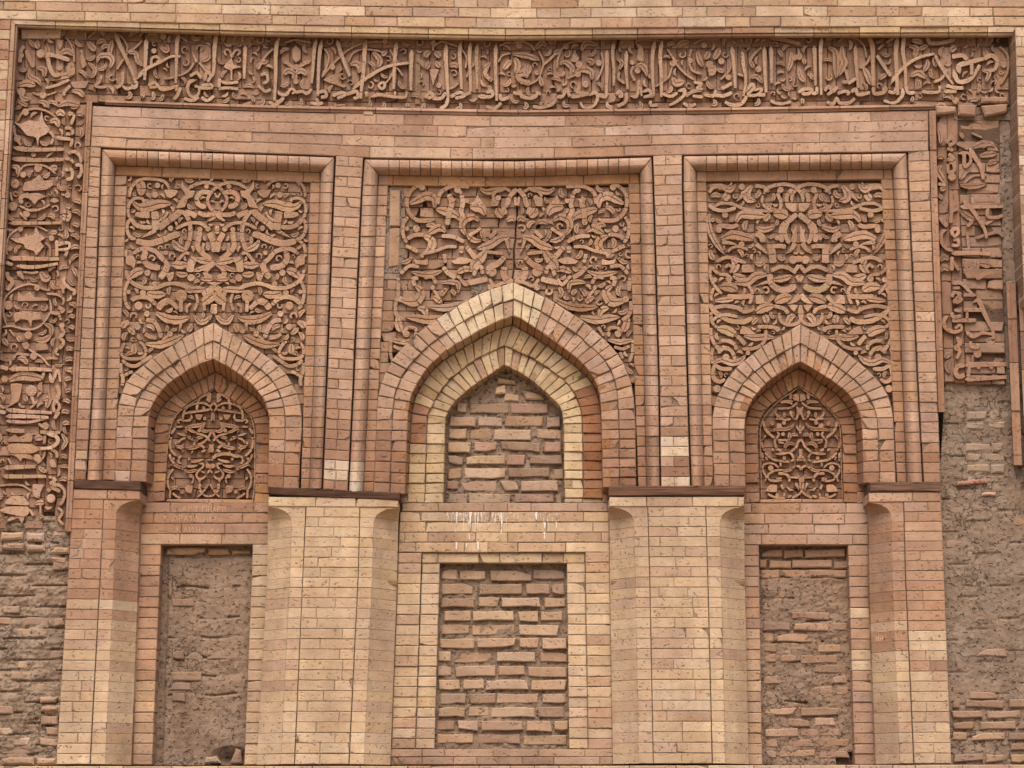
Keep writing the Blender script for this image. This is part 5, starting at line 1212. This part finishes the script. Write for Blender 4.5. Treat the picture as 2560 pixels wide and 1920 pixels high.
B3L = """s42 820,430 820,600 815,830; s38 880,350 870,470 880,600 880,740; s38 990,440 985,600 1000,770; s42 1235,340 1215,480 1215,650 1225,830; s42 1300,340 1280,480 1290,640 1290,840; s42 1900,400 1915,540 1930,760; s38 1990,440 2000,560 2020,700 2000,830; s42 2180,400 2185,600 2195,800
s36 10,800 60,810 60,780 90,850; s36 90,840 160,850 210,830 220,800 250,820; s36 390,840 440,830 470,770 500,840; s36 500,840 580,830 660,810 550,800; s36 660,830 720,800 740,850 700,920 620,930 590,880; s34 750,820 800,840 830,800; s38 900,820 930,790 950,830 920,830; s38 990,800 980,880 910,920; s34 1020,830 1080,830 1100,700 1120,830; s34 1120,800 1180,780 1200,820 1140,840 1230,830
s32 1300,810 1350,830 1390,830 1430,800; s38 1430,790 1490,780 1480,830 1420,880 1360,910; s36 1500,830 1570,790 1640,780; s32 1560,830 1650,840; s32 1570,710 1640,730 1600,760 1650,770; s34 1660,820 1740,830 1760,780; s38 1750,820 1830,830 1900,800; s38 1810,770 1900,720; s38 1840,880 1900,910 1980,900 2030,830; s38 2020,800 2070,730 2090,760 2040,820 2120,820 2160,770 2090,780; s38 2120,820 2190,820
q42 110,880 130,920 90,940; s36 180,920 250,930 350,900 370,860; q34 250,880 250,900 250,920; q34 300,880 290,900 280,920; q40 450,870 450,910 500,920; q38 820,880 830,920 880,930; q42 1100,880 1120,920 1070,930; s34 1200,870 1200,910 1260,910; s34 1480,890 1530,920 1590,900; q42 1740,860 1760,900 1720,910; q42 2130,850 2130,890 2090,910"""
B3F = """s20 0,370 70,360 150,380 200,440; d34 60,390; q56 380,380 340,350 320,390; c56 200,420 260,370 300,400; s20 230,440 270,530 260,600 220,690 120,740; q46 240,660 250,700 265,750; d24 215,630; q56 10,470 120,480 240,520; s24 270,560 320,520 380,460; q46 360,480 390,450 430,430; c74 150,560 130,620 30,640; s48 40,650 80,700 160,720; q60 20,500 50,560 30,640; q50 130,560 120,620 130,680
s20 390,590 400,500 450,400 530,360 630,355; d30 465,400; c56 600,440 640,370 740,390; p 530,460 580,500 560,540 510,530; c56 410,560 460,540 520,590 500,660; d34 580,560; c56 640,520 690,530 680,570; c66 540,640 600,600 680,620 690,690; d28 570,645; d32 635,730; s20 480,680 520,660 560,640; s20 770,450 790,540 770,620 730,700; d30 750,545; c42 900,510 950,540 920,610; s28 930,620 920,680 980,720
p 1060,370 1130,400 1140,530 1080,520 1090,410; c56 1070,590 1110,560 1150,600 1170,660; d28 1085,612; d26 1200,660; d24 1040,540; s24 1050,570 1030,630 1060,700; s20 1060,360 1150,340 1300,360; c46 1340,400 1370,375 1410,380; c56 1430,410 1470,370 1540,360; s20 1340,420 1390,500 1440,580 1500,640 1570,690; s20 1430,520 1380,590 1350,670 1240,750; c70 1390,670 1420,720 1490,700; d30 1390,550
s22 1570,380 1650,340 1790,340; d30 1660,390; s22 1550,420 1530,530 1560,610 1640,640; q56 1600,440 1620,520 1650,580; q56 1660,510 1690,480 1700,440; q56 1740,510 1770,470 1795,410; d36 1705,560; c56 1690,620 1740,590 1750,640; q42 1770,600 1800,610 1835,620; d30 1810,530; d24 1540,525; s20 1890,540 1880,610 1800,690; d28 1870,670; s24 2050,530 2100,460 2160,410; q42 2050,520 2070,550 2090,590; d30 2130,600; c46 2060,680 2110,660 2170,720; s24 1950,640 2010,660; p 1690,600 1750,590 1760,640 1710,660"""
B4L = """s42 25,400 30,550 30,720; s42 400,390 405,550 410,740; s38 470,310 455,420 455,600 460,820; s42 755,390 760,520 770,650 780,760; s48 860,310 900,390 905,550 910,740; s48 1120,310 1105,450 1110,600 1120,820; s44 1180,300 1165,430 1185,580 1190,740; s38 1060,730 1110,650 1200,560 1300,500 1440,465; s36 940,480 1000,570 1060,660; s34 690,725 730,700 780,670; s34 1440,470 1500,590 1600,730; s28 1550,600 1500,680 1430,710
s36 260,800 320,770 380,780 350,810 290,810; s36 380,810 420,800 420,750; s36 490,790 520,750 550,790 510,820; s36 560,800 600,750; s36 600,810 660,790 700,800 680,820; s36 720,800 760,770 780,820 880,800; s38 910,750 920,810 1000,800 1020,760 990,790; s38 1040,790 1090,800 1110,750; s38 1160,760 1160,830 1090,890 1000,870; s38 1190,740 1210,800 1270,800; s34 1330,790 1400,800 1480,790 1480,740; s38 1540,740 1630,760 1690,760; s38 1520,790 1630,790
s32 20,870 100,900 200,880; q40 290,850 300,875 295,905; s36 510,880 560,900 600,840; s36 600,850 620,890 700,890 750,850; q40 1250,830 1250,855 1235,885
s46 1590,490 1680,480 1720,520; s54 1660,640 1650,570 1740,540 1860,510; s48 1850,520 1930,480 1980,530 1960,600 1900,610; s48 1600,600 1640,700 1720,700 1780,650 1830,560; s38 1760,550 1760,650; c48 1850,610 1910,630 1880,710"""
B4F = """q46 200,450 200,530 170,620; d30 225,500; d32 270,490; q42 295,510 315,530 310,560; q46 270,600 280,660 320,710; s20 260,420 270,470; s38 20,330 120,340 280,380; q66 520,410 580,450 590,560 590,680; q66 640,400 640,500 660,540 610,660; s20 600,370 670,320 770,340 830,400 850,500; s24 790,590 850,550 890,480; q56 820,580 860,650 890,740; s30 670,600 690,700 640,710
s24 1000,380 950,430; s24 1020,370 1060,345 1100,320; q46 960,690 990,660 1030,640; q56 1220,400 1280,420 1260,500; q46 1300,430 1340,410 1385,390; q56 1230,660 1300,630 1370,680; q46 1340,620 1380,560 1370,510; q46 1450,580 1440,530 1440,480; q54 1240,350 1290,355 1340,375; s38 1380,320 1400,370 1500,370 1600,340 1600,300
s24 2000,400 2070,480 2070,620 2010,730; d32 2040,560; q56 1580,450 1600,420 1630,395; q56 1870,430 1880,460 1900,490; q56 1510,840 1560,820 1600,860; d32 1620,870; q46 1740,870 1780,860 1820,865; q56 1920,880 1950,860 1990,850; q56 1450,930 1500,910 1540,930; q56 1660,930 1720,915 1790,915; q40 340,640 370,650 390,690; q40 80,440 110,460 120,500"""
Z = 2212 / 640
solf = lambda x, y: (x - 38) / 24.9
for bl, bf, ox in ((B1L, B1F, 0), (B2L, B2F, 640), (B3L, B3F, 1280), (B4L, B4F, 1920)):
    relief(t, bf, ox, 0, Z, DB, HF, FLOR, part='carved_stem', wk=.95)
    relief(t, bl, ox, 0, Z, DB, HL, LETTER, part='carved_letter', cut=lambda x, y: (y - LM(x) - 23) / 108, wk=.86)
fill_gaps(t, lambda x, y: LM(x) + 5 < y < LM(x) + 160, 46, 2515, 76, 262, DB, HF * .9, FLOR, None, None, rmin=7.4, lim=190, grow=.72)

# ---- side bands
cbs = lambda i, j, x, y: vary(random.choice([(162, 112, 86), (156, 108, 84), (168, 118, 90)]), 7, 5)
t = thing('inscription_band', 'carved upright band of sideways letters and flowers at the left edge', 'inscription', P(90, 1330, DB))
lbl = pl([(258, 39), (480, 24), (800, 6), (1330, -24)]); lbs = lambda y: lerp(lbl(y), sl(y), .70)
field(t, const(260), const(1322), lbl, lbs, 41, DB, cbs, blen=78, lens=(1, .7, .5), skip=lambda i, j, x, y: False, **kw)
lm1 = lambda y: lerp(lbs(y), sl(y), .5)
field(t, const(260), const(1280), lbs, lm1, 11, DB, cbs, splits=lambda i: [], **kw)
field(t, const(260), const(1325), lm1, lambda y: sl(y) + 1, 13, DB, cbs, splits=lambda i: [], **kw)
C1L = """s44 110,1275 200,1290 340,1295 550,1290; s44 100,1375 200,1380 340,1385 550,1380; s34 600,980 640,1000 610,1080; d24 605,985; s34 560,1110 610,1110 630,1150 570,1160; s34 490,1190 560,1200 620,1210 610,1270; s34 590,1330 640,1310 690,1350 700,1410; s34 560,1370 610,1380 640,1410; s34 560,1470 620,1470 620,1540 570,1550; s34 650,1430 700,1430 700,1500 670,1540; c48 660,990 700,985 720,1010; c42 690,1100 710,1150 690,1190"""
C1F = """s20 150,1050 200,970 300,940 400,960 480,1010; d32 220,970; p 110,1050 180,1070 250,1040 330,1050 360,960 380,1050 430,1120 400,1160 340,1190 330,1270 310,1190 230,1170 180,1110; s24 420,1130 460,1180 440,1250; s24 120,1080 130,1160 180,1260; d32 150,1200; c56 490,1000 520,970 560,1000; c56 430,1060 480,1040 510,1100; d24 290,1335; s20 400,1360 460,1310; c48 100,1440 150,1450 150,1510; s20 150,1530 200,1440 300,1420 400,1440 480,1500; d36 330,1455; d28 200,1510; q56 430,1460 460,1450 500,1455
p 210,1580 280,1560 340,1510 380,1560 450,1560 460,1600 400,1640 200,1650; d40 130,1590"""
C2L = """s38 70,270 200,270 350,270 530,268; s34 540,170 600,180 590,240 540,230; s28 540,200 600,215; d28 590,130; d28 585,30; s26 530,20 560,30; s34 480,460 590,440 590,490 490,500; s34 540,500 580,510 560,560; s34 490,420 490,560; s44 75,575 200,575 350,580 510,580; s34 50,610 110,630; s38 140,640 300,650 500,620; s34 560,740 550,780 600,830 650,860 630,890; d30 545,820; s28 540,830 550,880; s34 440,1040 500,1050 550,1020 500,1000; s30 500,1040 530,1110; s24 400,880 500,890 550,930 540,980
d28 535,1155; s36 530,1170 550,1220 520,1260 550,1300 510,1360; s30 500,1350 480,1390 510,1410; s44 0,1510 40,1520 70,1530; s44 75,1530 250,1530 450,1540; s34 430,1560 450,1640 500,1540 520,1640; c48 560,1540 620,1540 620,1580; c48 560,1630 590,1610 620,1620; s32 380,1560 360,1620; c40 560,330 580,370 560,410
q42 630,80 680,80 700,110; q42 620,170 670,170 700,210; q42 620,280 650,280 690,300; q42 610,370 660,380 680,420; q44 610,490 650,470 690,490; q42 620,650 650,690 670,740; q42 590,970 640,970 650,1010; q42 590,1080 620,1070 650,1090; q42 590,1170 620,1165 645,1190; q44 570,1370 600,1350 635,1370; q44 560,1460 600,1440 635,1460"""
C2F = """s20 90,0 95,40 105,80; p 180,40 250,15 330,10 400,40 330,70 300,110 250,60; s38 190,100 180,50 250,20; d40 110,125; p 430,80 460,50 510,80 470,95; s20 170,120 260,160 350,150 430,110; s20 170,180 200,210 230,240; d32 230,190; c38 410,210 450,205 470,240; s18 60,540 60,440 90,370 170,310 230,290 330,300 410,340; d26 175,320
p 80,400 140,400 210,390 220,350 240,380 290,370 310,290 340,360 390,400 350,430 380,470 340,520 310,550 290,510 220,490 200,450 150,440; s20 390,440 430,480 430,560; d24 85,490; q40 435,360 460,350 495,350; d26 445,400; s30 480,640 450,655 420,680; s38 60,690 70,740 110,780 60,850; p 140,690 190,680 210,760 160,730; q66 350,690 390,750 440,730; s20 200,690 280,700 330,690
s18 60,1160 30,1050 40,930 110,850 230,800 330,810; d26 320,830; s20 350,830 390,845 430,850; d40 70,980; p 150,930 160,860 200,900 260,860 300,910 410,920 410,940 160,945; p 120,1050 200,1030 330,1040 360,1100 280,1110 270,1180 240,1110 180,1100 130,1130; s18 430,930 440,1020 400,1100 330,1170 230,1190 100,1160 20,1170
c48 380,1140 440,1170 440,1250; q56 310,1280 380,1280 440,1240; d36 245,1240; q46 20,1260 40,1290 70,1330; s20 80,1190 130,1250; q46 150,1250 165,1270 185,1295; s18 190,1310 280,1380 360,1430 420,1500; d32 225,1330; d32 290,1420; s24 110,1450 150,1400 250,1410; c56 150,1440 200,1440 240,1490; p 310,1310 400,1310 420,1360 320,1370; s24 400,1440 450,1435 500,1440; d30 40,1620; q82 80,1630 180,1590 300,1600 380,1620"""
C3L = """s42 490,10 510,80 480,150 460,170; s34 490,150 460,190 480,250 515,200 490,150; s38 510,240 470,300; s38 0,240 50,250; s42 55,225 250,240 450,250; s42 50,280 200,280 420,290; s34 50,320 250,330 420,290; s42 50,400 250,410 420,420 520,420; s42 400,430 480,450 500,500 440,550 350,560; s34 440,560 490,600 490,640; s42 30,725 150,720 310,715; s42 20,800 200,800 400,800; s30 420,800 480,830 430,860; s36 430,870 520,880 560,940 540,1020 510,1050; s38 410,930 450,900 520,930; d44 440,990; c44 530,430 570,500 530,570
q42 560,70 590,55 615,70; q42 540,150 570,140 610,165; q42 530,250 560,235 605,255; q42 540,350 570,335 605,350; q42 520,640 550,620 585,645; q44 510,830 550,820 585,835; s28 500,1070 540,1110 510,1170 550,1220"""
C3F = """p 90,0 190,0 180,80 160,150 70,200 100,130; d50 270,60; s30 270,100 285,140 300,180; q42 200,110 220,125 235,155; s20 320,150 290,185 260,210; c56 370,140 420,130 400,210; s20 420,50 430,130; s24 330,340 380,380; d34 390,365; p 70,480 130,430 160,460 230,430 280,440 270,500 80,500; p 60,540 100,515 280,520 340,570 280,600 90,600; p 80,605 260,610 290,660 200,640 180,670 140,630; q56 300,480 330,465 375,470; s28 390,430 380,520
s20 390,580 370,640 320,690; d34 320,640; p 420,660 470,650 490,720 440,720; s20 70,640 85,670 100,700; s20 0,880 100,870 200,880 270,930; p 90,920 130,960 200,955 100,965; p 280,870 380,870 350,940 340,990 290,970; p 50,1010 100,970 200,970 250,1030 240,1050 50,1040; p 0,1090 60,1060 240,1060 250,1120 200,1150 20,1110; p 60,1190 90,1150 210,1150 190,1210 160,1160 100,1180; q46 300,1040 340,1025 385,1030; s20 350,1040 350,1130; q38 340,1150 355,1145 375,1155; s24 250,1080 290,1140"""
CS = (184, 135, 104)
for tl_, tf_, oy in ((C1L, C1F, 0), (C2L, C2F, 480), (C3L, C3F, 960)):
    relief(t, tf_, 0, oy, Z, DB, HF, CS, part='carved_stem'); relief(t, tl_, 0, oy, Z, DB, HL, (188, 140, 108), part='carved_letter', cut=lambda x, y: (x - lbl(y)) / 36.0, wk=.9)
fill_gaps(t, lambda x, y: lbl(y) + 5 < x < sl(y) - 6, -20, 212, 262, 1270, DB, HF * .9, CS, None, None, rmin=7.4, lim=90, grow=.75)
t = thing('inscription_band', 'damaged upright band of sideways letters at the right, half lost to mud', 'inscription', P(2440, 960, DB))
rbl = lambda y: tr(y) + 1; rbm = lambda y: lerp(tr(y), 2500 + (y - 300) * .03, .17); rbn = lambda y: lerp(tr(y), 2500 + (y - 300) * .03, .34); rbr = lambda y: 2498 + (y - 300) * .026
field(t, const(282), const(955), rbl, rbm, 8, DB, cbs, splits=lambda i: [], **kw)
field(t, const(282), const(958), rbm, rbn, 7, DB, cbs, splits=lambda i: [], **kw)
field(t, const(300), const(962), rbn, rbr, 25, DB - .004, lambda i, j, x, y: vary((160, 118, 94), 8), blen=120, lens=(1, .8), **dict(kw, dj=.011, chip=.35, jit=.003))
mud_sheet(t, const(285), const(960), lambda y: rbr(y) - 12, lambda y: rl(y) + 8, DB + .012, .012, (146, 122, 106), 18, 120, 6, seed=31)
mud_sheet(t, const(268), const(300), const(2385), const(2535), DB + .004, .014, (146, 120, 102), 40, 10, 9, seed=35)
for q in ([(2338, 262), (2392, 261), (2392, 283), (2340, 286)], [(2394, 261), (2446, 260), (2440, 292), (2394, 288)], [(2452, 262), (2522, 258), (2520, 280), (2462, 292)], [(2452, 240), (2523, 238), (2523, 257), (2452, 260)]):
    brick(t, q, .012, vary((168, 122, 94)), .1, bev=.01, jit=.006, chip=.5, gap=1)
D1L = """q40 1470,1110 1490,1180 1490,1250; s36 1540,1240 1580,1190 1610,1230 1560,1260; s36 1550,1280 1600,1300; s36 1560,1330 1600,1370 1550,1380; s38 1560,1420 1600,1400 1610,1470 1560,1490 1555,1420; d36 1590,1530; c44 1460,1370 1490,1355 1520,1370; c56 1500,1430 1470,1480 1540,1590; s30 1470,1590 1540,1600; c48 1490,1650 1510,1630 1540,1630; s42 1740,1280 1800,1380 1840,1450 1860,1550; s34 1640,1330 1690,1330 1700,1440 1750,1400 1740,1330 1690,1320"""
D1F = """s30 1630,1240 1680,1260 1730,1290; q66 1660,1550 1700,1480 1750,1480; q56 1770,1280 1860,1240 1950,1250; q56 1830,1350 1900,1335 1980,1330; q46 1900,1420 1940,1400 1985,1400; s20 1700,1580 1780,1520 1890,1520; q56 1660,1600 1750,1610 1890,1590; q32 1655,1140 1670,1165 1690,1200; s20 1760,1150 1850,1190; c38 1850,1280 1910,1240 1960,1270"""
D2L = """s42 1660,130 1850,125 2030,125; s38 1680,70 1760,150 1820,240 1870,320 1890,400; s34 1790,60 1790,110; s34 1780,75 1860,70 1970,70; s32 1900,130 1900,210 1980,220 2030,200; s32 1720,300 1760,260 1740,240; s34 1640,150 1590,170 1580,270; s34 1480,220 1520,270 1550,300; s36 1550,330 1500,350 1500,430 1540,490 1600,510; s34 1600,380 1590,330 1640,320 1640,360 1600,390; s30 1600,420 1640,410 1640,460 1590,460; s38 1580,530 1660,530 1800,530 1920,540; s34 1590,560 1590,680; s30 1600,600 1650,680
s44 1800,750 1900,700 2000,680; s36 1590,790 1670,790 1740,860 1790,900; s28 1600,830 1660,830; s34 1590,910 1610,870 1670,890; s34 1600,960 1640,910 1670,930 1620,960; s34 1690,890 1780,890; s42 1770,960 1820,940 1870,1050 1910,1130 1940,1190 1950,1270; s34 1690,1020 1850,1020; s28 1720,1040 1720,1100; s34 1590,1040 1600,1080 1670,1070; s30 1670,1030 1610,1020; s36 1590,1110 1680,1110 1800,1110; s36 1560,1070 1520,1110 1530,1170 1600,1210 1670,1190 1660,1150 1620,1180
s42 1630,1250 1660,1310 1620,1350 1660,1370 1630,1440; s40 1700,1500 1640,1510 1620,1560 1650,1600 1700,1580; s48 1700,1500 1850,1490 2060,1490; s38 1820,1490 1820,1530; s38 1930,1490 1930,1530; s34 1740,1520 1730,1600; s44 1700,1620 1850,1610 2060,1600; s36 1710,1200 1770,1250 1850,1220 1940,1230; s30 1750,1290 1760,1340 1820,1340 1800,1310"""
D2F = """q56 1660,160 1740,220 1800,240; s28 1880,280 1920,255 1960,230; c40 1480,20 1490,40 1510,65; s28 1720,350 1730,440 1740,540; s28 1800,400 1890,370 1990,350 2030,390; c56 1690,660 1740,680 1800,650 1800,590; s34 1700,620 1720,660; q66 1830,620 1880,625 1930,640; s28 1690,690 1770,740; c56 1490,600 1520,560 1560,590; c56 1490,690 1520,650 1570,680; q56 1880,1290 1920,1280 1970,1290; d36 1810,1400; s24 1770,1410 1765,1480; c56 1530,1440 1550,1410 1585,1400; c56 1580,1450 1550,1500 1570,1570"""
for tl_, tf_, oy in ((D1L, D1F, 0), (D2L, D2F, 480)):
    relief(t, tf_, 1920, oy, Z, DB, HF * .8, (160, 114, 90), part='carved_stem'); relief(t, tl_, 1920, oy, Z, DB, HL * .8, (170, 120, 92), part='carved_letter')

# ---- graffiti scratched into the bricks and bird droppings
def scratch(label, text, ox, oy, scale, d, wd=1.1, name='graffiti', col=(214, 178, 148)):
    V = []; Fc = []
    for item in text.split(';'):
        pts = [tuple(float(v) for v in p.split(',')) for p in item.split()]
        for a, b in zip(pts, pts[1:]):
            a = (ox + a[0] / scale, oy + a[1] / scale); b = (ox + b[0] / scale, oy + b[1] / scale)
            L = math.hypot(b[0] - a[0], b[1] - a[1]) or 1; nx, ny = -(b[1] - a[1]) / L * wd / 2, (b[0] - a[0]) / L * wd / 2
            k = len(V)
            for x, y in ((a[0] + nx, a[1] + ny), (b[0] + nx, b[1] + ny), (b[0] - nx, b[1] - ny), (a[0] - nx, a[1] - ny)): V.append(P(x, y, d - .0055))
            Fc.append([k, k + 1, k + 2, k + 3])
    o = put(name, V, Fc, M['scratch'], None, (255, 255, 255)); o['label'] = label; o['category'] = 'graffiti'; o['group'] = 'graffiti scratched into the niche bricks'
scratch('scratched letters on the brick course right under the left leaf carving', '1575,1100 1595,1055 1610,1100; 1585,1082 1605,1082; 1630,1100 1630,1055 1655,1060 1650,1078 1630,1080; 1680,1060 1720,1060; 1700,1060 1700,1102; 1750,1105 1750,1058 1785,1058 1785,1105; 1800,1060 1800,1105; 1800,1082 1825,1082; 1825,1060 1825,1105; 1838,1105 1850,1060 1864,1105; 1842,1090 1860,1090; 1878,1105 1878,1060 1900,1065 1895,1082 1878,1084; 1925,1105 1925,1062 1945,1062 1945,1105', 0, 960, Z, D2)
scratch('row of scratched capital letters on the second course under the left leaf carving', '1410,1140 1440,1170; 1440,1140 1410,1170; 1425,1135 1425,1172; 1460,1160 1480,1158; 1490,1185 1515,1130 1535,1180; 1550,1190 1550,1135 1575,1140 1572,1160 1550,1162; 1590,1185 1605,1140 1622,1185; 1596,1168 1615,1168; 1635,1145 1655,1142 1645,1160 1660,1172 1640,1185; 1675,1185 1695,1140 1715,1185 1668,1185; 1770,1190 1770,1150; 1770,1170 1795,1170; 1795,1150 1795,1190; 1810,1190 1810,1150 1830,1152 1812,1168 1832,1180 1810,1190; 1850,1190 1850,1150 1872,1158 1850,1172; 1890,1160 1905,1190', 0, 960, Z, D2)
scratch('faint scratched letters on the third course under the left leaf carving', '1530,1230 1530,1280; 1560,1230 1532,1255 1560,1282; 1590,1280 1605,1235 1620,1280; 1640,1235 1640,1280 1668,1235 1668,1280; 1700,1235 1700,1285; 1700,1255 1725,1255; 1725,1235 1725,1285; 1750,1280 1770,1270 1780,1300 1760,1320; 1800,1290 1840,1250 1830,1290; 1860,1280 1890,1250', 0, 960, Z, D2)
scratch('small scratched number on the red brick right of the left arch', '135,665 155,660 145,678 160,690 135,700; 170,665 182,690; 198,662 178,705', 640, 960, Z, D1 + .012)
scratch('scratched capital letters on the rightmost pier above its pale bricks', '935,560 935,515; 935,540 955,538; 955,515 955,560; 970,560 970,515; 970,538 992,536; 992,512 992,558; 1010,512 1030,510 1018,530 1032,545 1010,556; 1048,508 1048,552 1075,508 1075,552; 1090,505 1105,530; 1122,503 1092,552; 1135,550 1135,500 1165,500 1162,525 1137,527', 1920, 1440, Z, .06, name='graffiti')
V = []; Fc = []
def drip(x, y, w_, h_, d):
    k = len(V); n = 7
    for i in range(n + 1):
        f = i / n; ww = w_ * (1 - .55 * f) * U(.35, 1.35) * (.35 if i == n else 1)
        xx = x + random.gauss(0, .35)
        V.append(P(xx - ww, y + h_ * f, d)); V.append(P(xx + ww, y + h_ * f, d))
    for i in range(n): Fc.append([k + 2 * i, k + 2 * i + 1, k + 2 * i + 3, k + 2 * i + 2])
for _ in range(120):
    x = random.choice((U(1116, 1262), U(1116, 1262), U(1262, 1400))); b_ = 1 if x < 1262 else .7
    drip(x, 1280 + (U(0, 6) if rnd() < .6 else abs(random.gauss(0, 26))), U(.3, 1.2) * b_, abs(random.gauss(0, 14)) * b_ + 2, .1615)
for x, y, w_, h_ in ((1142, 1280, 2, 30), (1176, 1280, 2.6, 42), (1188, 1282, 2.2, 50), (1254, 1282, 2.4, 40), (1341, 1280, 4, 20), (1361, 1330, 2.5, 20), (1141, 1355, 2.5, 20), (1166, 1358, 2, 12), (1173, 1335, 1.6, 16), (1195, 1353, 2.6, 22), (1362, 1306, 2.5, 15), (1391, 1305, 2, 14)): drip(x, y, w_, h_, .161)
o = put('bird_droppings', V, Fc, M['lime'], None, (255, 255, 255)); o['kind'] = 'stuff'; o['label'] = 'white streaks of bird droppings below the middle arch sill'; o['category'] = 'droppings'
